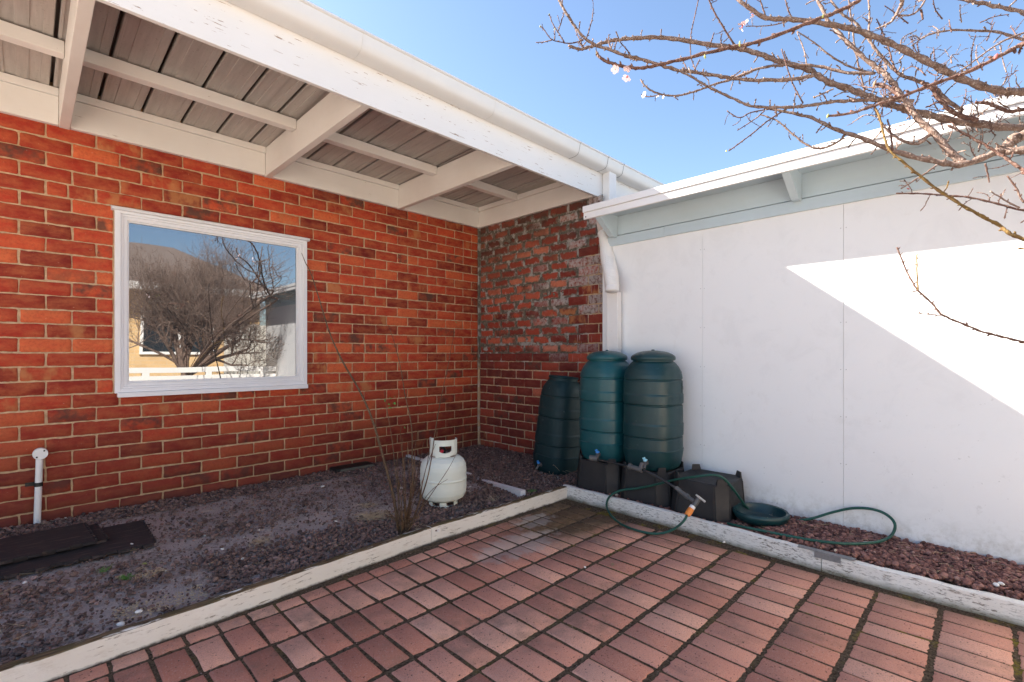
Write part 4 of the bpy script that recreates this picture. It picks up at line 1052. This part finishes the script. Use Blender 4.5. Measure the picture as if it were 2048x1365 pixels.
for k in range(10):
    x = rng.uniform(430, 590); y = rng.uniform(900, 1090); stem(shrub, [(x, y), ((x + 505) / 2 + rng.normal(0, 8), (y + 1330) / 2), (500 + rng.normal(0, 6), 1330)], .0030, .0009, 2.6)
for k in range(9): stem(shrub, [(500 + rng.normal(0, 55), 1235 + rng.normal(0, 25)), (500 + rng.normal(0, 20), 1290), (497, 1335)], .0040, .0018, DB - .03)
def leaf(c, L, wd, d, n_):
    d = Vector(d).normalized(); s = d.cross(Vector(n_)).normalized(); up = s.cross(d)
    return [c, c + d * L * .35 + s * wd + up * .1 * L, c + d * L, c + d * L * .35 - s * wd + up * .1 * L, c + d * L * .5 - up * .04 * L], [(0, 1, 4), (1, 2, 4), (2, 3, 4), (3, 0, 4)]
mb = MB()
for (x, y) in ((415, 725), (425, 765), (455, 715), (450, 740), (440, 728), (460, 745), (422, 750), (497, 858), (738, 380)):
    c = P(*spx(x, y), d=2.85); v_, f_ = leaf(c, rng.uniform(.016, .026), .008, (rng.normal(), rng.normal(), rng.normal() * .5), (rng.normal() * .4, rng.normal() * .4 - .6, 1)); mb.add(v_, f_)
mb.build('leaf', M_LEAF, shrub)

# ---- dry grass tufts and small weeds
def tuft(c, n, L, spread, mat, name, label, cat, flat=.3, rad=.0008):
    mb = MB()
    for k in range(n):
        a = rng.uniform(0, 6.28); b = a + rng.normal(0, .7); l = L * rng.uniform(.5, 1.2)
        p0 = c + Vector((rng.normal(0, spread * .5), rng.normal(0, spread * .35), .002)); h = abs(rng.normal(flat, .2))
        p1 = p0 + Vector((math.cos(a), math.sin(a), h * 1.6)) * l * .4; p2 = p1 + Vector((math.cos(b), math.sin(b), h * .2)) * l * .35; p3 = p2 + Vector((math.cos(b + .6), math.sin(b + .6), -h * .9)) * l * .3
        for q in (p2, p3): q.z = max(q.z, .006)
        mb.tube([p0, p1, p2, p3], [rad, rad, rad * .8, rad * .4], 4, smooth=2, cap=False)
    o = mb.build(name, mat); return tag(o, label, cat)
tuft(P(748, 1036, z=0), 150, .10, .085, M_STRAW, 'dry_grass_tuft', 'flattened clump of straw-coloured dead grass left of the bare shrub', 'dry grass', .22)
tuft(P(735, 1014, z=0), 50, .07, .05, M_STRAW, 'dry_grass_tuft', 'smaller strip of dead grass just behind the main straw clump', 'dry grass', .15)
tuft(P(838, 1062, z=0), 46, .07, .05, M_STRAW, 'dry_grass_tuft', 'tangle of pale dead stalks at the right foot of the shrub', 'dry grass', .25)
tuft(P(520, 1087, z=0), 36, .075, .05, M_STRAW, 'dry_grass_tuft', 'wispy dead grass on the gravel midway along the left bed', 'dry grass', .4)
tuft(P(300, 1155, z=0), 24, .07, .03, M_STRAW, 'dry_grass_tuft', 'small brown wisp of grass in front of the rubber mats', 'dry grass', .6)
tuft(P(986, 1002, z=0), 40, .05, .05, M_STRAW, 'dry_grass_tuft', 'thin dead grass below the wedge-shaped timber offcut', 'dry grass', .3)
tuft(P(1112, 949, z=0), 10, .16, .02, M_STRAW, 'dry_grass_tuft', 'few pale bent stalks against the leaning barrel', 'dry grass', .5, .0012)
tuft(P(1062, 985, z=0), 40, .035, .03, M_LEAF, 'green_weed', 'tiny yellow-green weed beside the corner of the edging', 'weed', .5, .0012)
tuft(P(253, 1161, z=0), 22, .035, .012, M_LEAF, 'green_weed', 'little green sprout in the bed in front of the mats', 'weed', .8, .0012)
tuft(P(210, 1145, z=0), 18, .03, .012, M_LEAF, 'green_weed', 'smallest green sprout close to the mat edge', 'weed', .8, .001)
# rusty seed litter by the front edging
strands(260, (-3.36, -3.06, -1.80, -1.66), 'seed_litter', 'orange-brown seed husks caught behind the left edging board', .012, (.004, .012), .0018)

# ---- leaves and pale stones lying about
def flat_leaf(px, py, z, L, name, label, mat=M_DLEAF):
    c = P(px, py, z=z); v_, f_ = leaf(c + Vector((0, 0, .003)), L, L * .3, (rng.normal(), rng.normal(), .15), (0, 0, 1))
    return tag(MB().add(v_, f_).build(name, mat), label, 'leaf')
flat_leaf(1178, 1007, -.05, .045, 'fallen_leaf', 'pale dry leaf on the algae-stained pavers near the corner')
flat_leaf(1225, 1134, -.048, .035, 'fallen_leaf', 'curled red-brown leaf in the middle of the paving')
flat_leaf(282, 1130, .008, .04, 'fallen_leaf', 'yellow-green leaf on the soil in front of the mats', M_BUD)
def pebble(px, py, z, s, label, mat=None):
    c = P(px, py, z=z); V_, F_, T_ = rocks(np.array([(c.x, c.y, z + s * .4)]), np.array([s]), np.array([.5]), ICO2, .6)
    o = np_mesh('pale_stone', V_, F_, T_, (M_WHITE if mat is None else mat,), smooth=True); return tag(o, label, 'stone', 'pale stones lying about')
for (px, py, z, s, l) in ((277, 1226, .02, .012, 'white lump of stone just behind the left edging board'), (241, 1252, .016, .013, 'flat white fragment touching the left edging board'), (445, 1100, .01, .010, 'whitish stone on the soil midway along the left bed'), (645, 975, .008, .018, 'pale stone on sandy soil below the black vent cover'),
                          (50, 1167, .008, .010, 'cream pebble just below the lowest rubber mat'), (264, 1089, .024, .007, 'tiny white pebble on the lowest rubber mat'), (700, 945, .006, .007, 'white pebble beside the black vent cover'), (1170, 1136, -.046, .008, 'small white stone on the centre pavers'),
                          (1993, 1172, .05, .014, 'left of two pale cream stones in the right gravel strip'), (2001, 1170, .055, .013, 'right of two pale cream stones in the right gravel strip'), (940, 975, .006, .012, 'pinkish white stone right of the gas cylinder'), (672, 1044, .006, .010, 'pale yellowish stone left of the straw clump'), (1448, 1086, -.046, .009, 'small white stone on the paving below the right edging board')):
    pebble(px, py, z, s, l)

# ================================================================ FRUIT TREE
HUB = Vector((-1.55, -6.25, .62))
tree = thing('fruit_tree', 'leafless fruit tree with knobbly twigs and a few pale blossoms, reaching in from the right', 'tree', (-1.6, -6.3, -.1))
def Z3(p): return (1348 + p[0] / 2.926, p[1] / 2.926)
def Z7(p): return (1040 + p[0] / 4.096, p[1] / 4.096)
def Z8(p): return (1560 + p[0] / 4.137, p[1] / 4.137)
def Z6(p): return (1700 + p[0] / 3.414, 350 + p[1] / 3.414)
BR = []   # branch list: pts3d, r0, r1, material
def knobby(mb, ps, rs, every=.028, spur=.35, seglen=3, budmi=None):
    """tube with nodes, buds and short spurs"""
    pp, rr0 = catmull(ps, rs, 6)
    rr1 = [r_ * (1 + .13 * math.sin(i * 1.9) + .08 * math.sin(i * 4.3)) for i, r_ in enumerate(rr0)]
    wob = [Vector((rng.normal(), rng.normal(), rng.normal())) * min(.0014, r_ * .16) for r_ in rr0]
    pp2 = [p + w_ for p, w_ in zip(pp, wob)]
    mb.tube(pp2, rr1, 9 if rs[0] > .006 else 6, smooth=1)
    acc = 0
    for i in range(1, len(pp2) - 1):
        seg = (pp2[i] - pp2[i - 1]); acc += seg.length
        if acc > every:
            acc = rng.uniform(-.3, .2) * every; t = seg.normalized(); s = t.cross(Vector((rng.normal(), rng.normal(), rng.normal()))).normalized(); r_ = rr1[i]
            br = max(.0011, min(.0026, r_ * .5))
            if rng.random() < spur:
                L = rng.uniform(.012, .06); n_ = max(2, int(L / .012)); q = [pp2[i]]; dd = (s + t * rng.uniform(-.2, .7)).normalized()
                for k in range(n_): dd = (dd + Vector((rng.normal(), rng.normal(), rng.normal() + .15)) * .22).normalized(); q.append(q[-1] + dd * L / n_)
                mb.tube(q, [br] + [br * (.75 + .45 * (k % 2)) for k in range(n_ - 1)] + [br * 1.15], 5, smooth=1)
                mb.tube([q[-1], q[-1] + dd * .006], [br * 1.5, br * .3], 5, smooth=1)
                for k in range(1, n_):
                    s2 = dd.cross(Vector((rng.normal(), rng.normal(), rng.normal()))).normalized(); mb.tube([q[k], q[k] + (s2 + dd * .6) * .005], [br * 1.1, br * .4], 4, smooth=1)
            else:
                mb.tube([pp2[i] + s * r_ * .6, pp2[i] + s * (r_ + .0035) + t * .003, pp2[i] + s * (r_ + .0055) + t * .006], [br * 1.5, br * 1.2, br * .4], 5, smooth=1)
def limb(pts2, conv, r0, r1, d0, d1, mat=M_BARK, join=False, spur=.42, name='branch', extra=None, every=.017):
    """pts2 run from the thick end to the tip; d0 depth at the thick end"""
    n = len(pts2); ps = [P(*(conv(p) if conv else p), d=d0 + (d1 - d0) * i / max(1, n - 1)) for i, p in enumerate(pts2)]
    if extra:
        e2, cv2, dd = extra; m = len(e2); ps += [P(*cv2(p), d=d1 + (dd - d1) * (i + 1) / m) for i, p in enumerate(e2)]
    rs = [r0 + (r1 - r0) * (i / (len(ps) - 1)) for i in range(len(ps))]
    if join:
        a = ps[0]; dirv = (ps[0] - ps[1]).normalized(); m1 = a + dirv * .22; m2 = (m1 + HUB) / 2 + Vector((.1, 0, .22))
        m1.y = min(m1.y, -4.32 - .1); ps = [HUB, m2, m1] + ps; rs = [r0 * 1.5, r0 * 1.3, r0 * 1.1] + rs
    mb = MB(); knobby(mb, ps, rs, every, spur)
    return mb.build(name, mat, tree, 'all')
L = limb
k = .74
L([(2048, 750), (1800, 730), (1600, 700), (1400, 650), (1200, 590), (1050, 530), (900, 480), (790, 410), (650, 370), (500, 320), (370, 285), (200, 260), (0, 228)], Z3, .0200 * k, .0085 * k, 1.95, 2.3, join=True, extra=([(1100, 310), (900, 318), (750, 340), (640, 365), (540, 395), (480, 405), (400, 375)], Z7, 2.35))
L([(2048, 540), (1900, 530), (1700, 470), (1500, 370), (1300, 270), (1100, 190), (900, 140), (700, 115), (540, 105), (400, 20), (360, -20)], Z3, .0200 * k, .009 * k, 1.9, 2.0, join=True)
L([(2048, 880), (1900, 890), (1700, 960), (1520, 945), (1300, 890), (1100, 810), (950, 760), (800, 690), (650, 655), (560, 640)], Z3, .0185 * k, .0055 * k, 1.75, 2.1, join=True)
L([(1690, 955), (1600, 870), (1500, 760), (1420, 690), (1330, 560), (1250, 450), (1180, 390), (1050, 290), (960, 190), (900, 120), (830, -20)], Z3, .0180 * k, .0085 * k, 1.84, 2.15)
L([(1090, 0), (1000, 50), (880, 100), (700, 170), (500, 245), (380, 270), (200, 310), (0, 360)], Z3, .0062 * k, .0050 * k, 1.15, 1.25, mat=M_TWIG, spur=.12, extra=([(1150, 530), (1000, 560), (900, 555), (780, 530), (700, 500), (650, 470), (630, 445)], Z7, 1.28), every=.03)
L([(2100, 235), (2048, 260), (1900, 330), (1700, 430), (1500, 500), (1350, 560), (1200, 610), (1050, 660), (900, 680)], Z3, .0072 * k, .0040 * k, 1.1, 1.25, mat=M_TWIG, spur=.12, every=.03, join=True)
L([(2100, 1420), (1960, 1363), (1900, 1320), (1750, 1240), (1600, 1150), (1450, 1040), (1330, 940), (1250, 860), (1200, 680), (1175, 630)], Z3, .0075 * k, .0038 * k, 1.45, 1.65, mat=M_TWIGG, spur=.1, join=True)
L([(1280, 880), (1270, 790), (1250, 700)], Z3, .0050 * k, .0035 * k, 1.6, 1.62, mat=M_TWIG)
L([(820, 440), (700, 465), (500, 470), (350, 460), (200, 435), (0, 405)], Z3, .0105 * k, .0075 * k, 2.08, 2.12, extra=([(1150, 535), (1000, 490), (850, 450), (700, 400), (600, 360), (540, 320), (470, 250), (400, 140), (340, 40), (310, -20)], Z7, 2.2))
L([(1400, 590), (1200, 585), (1050, 590), (900, 600), (750, 625), (600, 630), (450, 620), (350, 580), (200, 510), (100, 450), (30, 415)], Z3, .0105 * k, .0055 * k, 2.0, 2.1)
L([(1170, 430), (1000, 425), (850, 390), (700, 380), (550, 390), (420, 430), (350, 460)], Z3, .0085 * k, .0052 * k, 2.0, 2.3, extra=([(1900, 585), (1750, 650), (1600, 690), (1450, 745), (1300, 785), (1180, 780), (1080, 745), (1020, 700), (990, 655)], Z7, 2.4))
L([(360, 275), (300, 180), (240, 80), (195, -20)], Z3, .0060 * k, .0045 * k, 2.2, 2.2, mat=M_TWIG)
L([(120, 400), (98, 320), (100, 200), (130, 60), (147, -20)], Z3, .0034 * k, .0028 * k, 2.3, 2.3, mat=M_TWIG, spur=.1)
L([(1130, 600), (1090, 430), (1060, 280), (1030, 60), (1020, -20)], Z3, .0055 * k, .004 * k, 2.2, 2.2)
L([(1180, 430), (1050, 400), (920, 330), (820, 250), (720, 185)], Z3, .0070 * k, .0035 * k, 2.1, 2.2)
L([(780, 395), (760, 290), (720, 190)], Z3, .0045 * k, .003 * k, 2.12, 2.2)
L([(1690, 650), (1600, 590), (1530, 520), (1440, 480), (1330, 440), (1250, 370), (1180, 290), (1130, 220), (1060, 130), (990, 90), (930, 20), (910, -20)], Z3, .0110 * k, .0055 * k, 2.05, 2.2)
L([(1780, 705), (1640, 660), (1560, 590), (1510, 520), (1450, 480)], Z3, .0125 * k, .0095 * k, 1.95, 2.0, mat=M_TWIG)
L([(2048, 230), (1900, 190), (1750, 180), (1600, 180), (1480, 210), (1390, 270)], Z3, .0075 * k, .0035 * k, 2.0, 2.1, join=True)
L([(2100, 90), (2048, 75), (1900, 40), (1750, 10), (1650, -15)], Z3, .0095 * k, .0085 * k, 1.8, 1.9, join=True)
L([(2060, 190), (1950, 230), (1850, 290), (1700, 400), (1640, 440)], Z3, .0050 * k, .0030 * k, 1.85, 1.9)
L([(1000, 790), (960, 830), (860, 870), (780, 850), (700, 790), (620, 720), (560, 690), (500, 670)], Z3, .0070 * k, .0035 * k, 1.98, 2.15)
L([(660, 640), (560, 700), (450, 790), (320, 885)], Z3, .0045 * k, .0035 * k, 2.1, 2.2, mat=M_TWIG, spur=.12)
L([(530, 650), (470, 700), (370, 765)], Z3, .0038 * k, .0028 * k, 2.12, 2.2, mat=M_TWIG)
L([(560, 640), (450, 660), (380, 690), (310, 650)], Z3, .0042 * k, .0032 * k, 2.12, 2.2, mat=M_TWIG)
L([(755, 605), (720, 540), (690, 480), (660, 390), (630, 290)], Z3, .0045 * k, .0035 * k, 2.1, 2.15, mat=M_TWIG)
L([(1500, 785), (1430, 840), (1350, 830), (1280, 790), (1220, 730), (1175, 640)], Z3, .0095 * k, .0045 * k, 1.9, 2.0)
L([(2060, 790), (1980, 820), (1930, 870), (1880, 890)], Z3, .0260 * k, .016 * k, 1.78, 1.8, join=True)
L([(1540, 965), (1480, 1010), (1400, 1060), (1330, 1105)], Z3, .0050 * k, .0035 * k, 1.82, 1.8)
L([(2060, 1235), (1900, 1195), (1750, 1160), (1600, 1145), (1450, 1135), (1300, 1133)], Z3, .0048 * k, .0035 * k, 1.6, 1.75, mat=M_TWIG, join=True)
L([(2020, 1220), (1950, 1180), (1850, 1120)], Z3, .0045 * k, .003 * k, 1.6, 1.62)
L([(2048, 1190), (2000, 1100), (1950, 1030)], Z3, .0045 * k, .003 * k, 1.6, 1.62, mat=M_TWIG)
L([(1820, 960), (1835, 1010), (1845, 1070)], Z3, .0045 * k, .003 * k, 1.78, 1.78, mat=M_TWIG)
L([(1230, 1150), (1188, 1142), (1050, 1110), (900, 1070), (750, 1010), (630, 955), (560, 880), (465, 790), (420, 720), (370, 620), (320, 495)], Z6, .0052 * k, .0030 * k, 1.3, 1.42, mat=M_TWIG, spur=.0, join=True, every=.016)
L([(465, 790), (458, 660), (458, 540)], Z6, .0032 * k, .0024 * k, 1.38, 1.40, mat=M_TWIGG, spur=0, every=.014)
L([(635, 960), (560, 955), (460, 945)], Z6, .0026 * k, .0018 * k, 1.36, 1.36, mat=M_TWIG, spur=0, every=.014)
L([(465, 790), (425, 800)], Z6, .0026 * k, .0022 * k, 1.38, 1.38, mat=M_TWIG, spur=0)
L([(2100, 1030), (2048, 1000), (1960, 940), (1870, 880), (1750, 810), (1600, 735)], Z3, .0080 * k, .0050 * k, 1.6, 1.75, mat=M_TWIG, join=True)
L([(2060, 640), (1950, 650), (1850, 610), (1760, 600)], Z3, .0100 * k, .0070 * k, 1.85, 1.9, mat=M_TWIG)
L([(540, 105), (520, 50), (500, -15)], Z3, .0045 * k, .0035 * k, 2.0, 2.0, mat=M_TWIG)
L([(690, 110), (665, 50), (650, -10)], Z3, .0045 * k, .0035 * k, 2.0, 2.0, mat=M_TWIG)
L([(680, 120), (570, 150), (420, 155)], Z3, .0040 * k, .0025 * k, 2.0, 2.0)
L([(1000, -30), (1010, 20), (990, 70), (930, 170), (860, 215), (790, 240)], Z8, .0110 * k, .0035 * k, 1.9, 2.0)
L([(960, 125), (1080, 125), (1160, 70), (1210, -20)], Z8, .0045 * k, .0050 * k, 1.9, 1.9)
L([(1165, 80), (1175, 120), (1180, 165)], Z8, .0055 * k, .0040 * k, 1.9, 1.9, mat=M_TWIG)
L([(740, 330), (735, 220), (740, 120), (730, -10)], Z8, .0065 * k, .0045 * k, 2.1, 2.2)
L([(960, 600), (925, 500), (895, 390), (840, 250), (800, 160)], Z8, .0055 * k, .0035 * k, 2.05, 2.15, mat=M_TWIG)
L([(530, 325), (490, 240), (450, 170), (400, 80), (350, 30), (300, -20)], Z3, .0035, .0022, 2.35, 2.4, mat=M_TWIG) if False else None
L([(120, 410), (150, 350)], Z3, .0035 * k, .003 * k, 2.1, 2.1, mat=M_TWIG)
# left tip sprays
for a in ([(540, 320), (560, 270), (590, 160), (600, 75)], [(520, 330), (430, 355), (350, 350), (260, 325), (200, 250), (165, 215)], [(260, 330), (200, 345), (130, 350)], [(360, 345), (320, 280), (270, 200), (240, 120)], [(310, 265), (335, 190), (360, 105)], [(285, 325), (285, 250)], [(520, 390), (480, 310), (455, 250)], [(745, 405), (725, 340), (728, 285)], [(775, 410), (790, 330)], [(900, 440), (850, 380), (815, 345)], [(960, 500), (900, 480), (850, 470)], [(1370, 575), (1345, 520), (1315, 460)], [(1440, 585), (1420, 530)], [(1660, 390), (1645, 330), (1655, 275)], [(1560, 355), (1590, 270)], [(1150, 775), (1060, 795), (1000, 780)]):
    L(a, Z7, .0040 * k, .0028 * k, 2.15, 2.2, mat=M_TWIG, spur=.1, every=.018)
L([(1330, 570), (1290, 540), (1240, 505), (1190, 492)], Z3, .0065 * k, .0050 * k, 1.2, 1.25, mat=M_TWIG, spur=0)
L([(935, 520), (880, 545), (825, 570)], Z3, .0050 * k, .0040 * k, 2.02, 2.08, spur=.1)
# dense small twigs in the tangle on the right
for i in range(95):
    x = rng.uniform(1150, 2040); y = rng.uniform(380, 930) if rng.random() < .8 else rng.uniform(100, 380)
    if y > 700 and x < 1500: continue
    a = rng.normal(-1.9, .8); l_ = rng.uniform(60, 190); b = a + rng.normal(0, .5)
    p0 = (x, y); p1 = (x + math.cos(a) * l_ * .5, y + math.sin(a) * l_ * .5); p2 = (p1[0] + math.cos(b) * l_ * .5, p1[1] + math.sin(b) * l_ * .5)
    L([p0, p1, p2], Z3, .0036 * k, .0022 * k, rng.uniform(1.9, 2.2), rng.uniform(1.9, 2.3), mat=M_TWIG if i % 2 else M_BARK, spur=.45, every=.016, name='twig')
# trunk and the crown behind the camera (seen in the window glass)
mb = MB(); mb.tube([(-1.62, -6.3, -.15), (-1.6, -6.28, .2), (-1.55, -6.25, .65)], [.10, .085, .075], 14, smooth=4); mb.build('trunk', M_BARK, tree, True)
mb = MB()
def grow(p, d, r_, L_, lev):
    n_ = 4; q = [p]; rs = [r_]
    for k_ in range(n_):
        d = (d + Vector((rng.normal(), rng.normal() * .8, rng.normal() * .8 + .10)) * .20).normalized(); q.append(q[-1] + d * L_ / n_); rs.append(r_ * (1 - .5 * (k_ + 1) / n_))
    if q[-1].y > -4.7 or q[-1].x < -3.9 or q[-1].z < .3: return
    mb.tube(q, rs, 6 if r_ > .008 else 4, smooth=2 if lev < 3 else 1, cap=False)
    if lev >= 5: return
    for k_ in range(5):
        i_ = rng.integers(1, n_ + 1); s = Vector((rng.normal(), rng.normal() * .8, rng.normal() * .9 + .8)).normalized()
        grow(q[i_], (d * .7 + s * .75).normalized(), max(.0016, rs[i_] * .68), L_ * rng.uniform(.55, .82), lev + 1)
for (dx, dy, dz, rr0) in ((-.7, .1, .8, .05), (-.15, -.1, 1, .055), (.4, .2, .9, .05), (.9, .0, .55, .045), (-1, -.2, .5, .04), (1, .2, .9, .04)):
    grow(HUB, Vector((dx, dy, dz)).normalized(), rr0, 1.1, 0)
mb.build('crown', M_BARK, tree, 'all')
# blossoms
def blossom(px, py, d, s, full=True):
    c = P(px, py, d=d); mb = MB(); ax = Vector((rng.normal(), rng.normal(), rng.normal() - .5)).normalized(); u = ax.orthogonal().normalized(); v_ = ax.cross(u)
    mb.lathe([(s * .05, -s * .55), (s * .2, -s * .35), (s * .22, 0)], 8, M=Matrix.Translation(c) @ ax.to_track_quat('Z', 'Y').to_matrix().to_4x4())
    for kk in range(5):
        a = kk * 2 * math.pi / 5 + rng.normal(0, .1); dd = (u * math.cos(a) + v_ * math.sin(a)); sd = ax.cross(dd); op_ = .55 if full else 1.6
        pts_ = []
        for (f, wd, up) in ((.1, .1, 0), (.5, .42, .22), (.85, .46, .45), (1.08, .22, .62)):
            m_ = c + dd * s * f + ax * s * up * op_; pts_ += [m_ - sd * s * wd, m_ + sd * s * wd + ax * s * .03]
        mb.add(pts_, [(0, 1, 3, 2), (2, 3, 5, 4), (4, 5, 7, 6)], 1)
    return mb.build('blossom', [M_CALYX, M_PETAL], tree)
for (x, y, f, d, s) in ((400, 145, Z3, 2.0, .016), (395, 165, Z3, 1.99, .014), (415, 130, Z3, 2.0, .013), (460, 90, Z3, 2.0, .012), (1300, 762, Z3, 1.95, .012)): blossom(*f((x, y)), d, s)
for (x, y, d, s) in ((780, 570, 1.26, .010), (880, 560, 1.26, .010), (875, 635, 1.26, .011), (1020, 780, 2.38, .014), (1128, 785, 2.35, .010), (1176, 797, 2.35, .007)): blossom(*Z7((x, y)), d, s)
def bud(px, py, d, s, mat):
    c = P(px, py, d=d); mb = MB(); mb.lathe([(s * .3, -s), (s * .55, -s * .3), (s * .45, s * .4), (.0001, s * 1.2)], 8, M=Matrix.Translation(c) @ Vector((rng.normal() * .6, rng.normal() * .6, 1)).to_track_quat('Z', 'Y').to_matrix().to_4x4()); mb.build('bud', mat, tree, True)
for p, d, s in ((Z7((632, 445)), 1.28, .005), (Z7((165, 218)), 2.2, .005), (Z7((240, 118)), 2.2, .005), (Z7((285, 240)), 2.2, .005), (Z7((1690, 1238)), 2.2, .006), (Z7((1800, 350)), 1.2, .004), (Z7((1515, 465)), 1.22, .005), (Z3((900, 679)), 1.25, .005), (Z3((1000, 669)), 1.25, .0035), (Z3((384, 264)), 1.2, .0035), (Z3((872, 95)), 1.15, .0035)): bud(*p, d, s, M_BUD)
for p, d, s in ((Z3((1175, 490)), 1.3, .008), (Z3((1210, 500)), 1.3, .007), (Z3((1032, 660)), 1.235, .0045), (Z3((1885, 330)), 1.12, .006), (Z3((1370, 1105)), 1.8, .005), (Z3((820, 570)), 2.1, .007)): bud(*p, d, s, M_CALYX if s < .007 else M_DLEAF)

# ================================================================ BEHIND THE CAMERA (mirrored in the window, lit by the sun)
fen = thing('white_fence', 'low white painted rail fence at the far side of the yard', 'fence', (-1.6, -5.3, -.1))
for z0, z1 in ((.715, .80), (.50, .665), (.10, .2)): MB().box((-5.2, -5.32, z0), (-.33, -5.28, z1), bev=.004).build('rail', M_WHITE, fen)
for px_ in (-5.0, -4.1, -3.2, -2.3, -1.45, -.6): MB().box((px_, -5.36, -.12), (px_ + .09, -5.2805, .80), bev=.004).build('post', M_WHITE, fen)
bh = thing('cream_house', 'cream brick neighbouring house with brown tiled hip roof', 'house', (-2, -11, 0))
MB().box((-6, -16, -.1), (.9, -10.0, 2.55)).build('house_wall', M_CREAM, bh)
mb = MB(); mb.add([(-6.6, -16.5, 2.55), (1.4, -16.5, 2.55), (1.4, -9.4, 2.55), (-6.6, -9.4, 2.55), (-1.5, -13, 4.15), (-.5, -13, 4.15)], [(0, 1, 5, 4), (1, 2, 5), (2, 3, 4, 5), (3, 0, 4), (3, 2, 1, 0)]); mb.build('roof', M_TILE, bh)
MB().box((-6.6, -9.40, 2.45), (1.4, -9.28, 2.62), bev=.01).build('gutter', M_WHITE, bh)
for xa in (-1.7, -4.2):
    w_ = MB(); frame_ring(w_, xa, xa + 1.5, 1.0, 2.05, .06, -10.0, -9.93, .004); w_.box((xa + .72, -10.0, 1.06), (xa + .78, -9.94, 1.99)); wo = w_.build('window', M_WHITE, bh); MB().box((xa + .06, -9.99, 1.06), (xa + 1.44, -9.975, 1.99)).build('window_pane', M_DWIN, wo)
pf = thing('paling_fence', 'tall pale paling fence beyond the end of the annexe', 'fence', (2, -8, 0))
mb = MB()
for i in range(70): mb.box((-.2 + i * .1, -9.1 + rng.normal(0, .006), -.1), (-.105 + i * .1, -9.08, 1.75 + rng.normal(0, .012)))
mb.build('palings', M_PALE, pf)
MB().box((-.2, -9.14, 1.3), (6.8, -9.105, 1.4)).build('rail', M_PALE, pf)
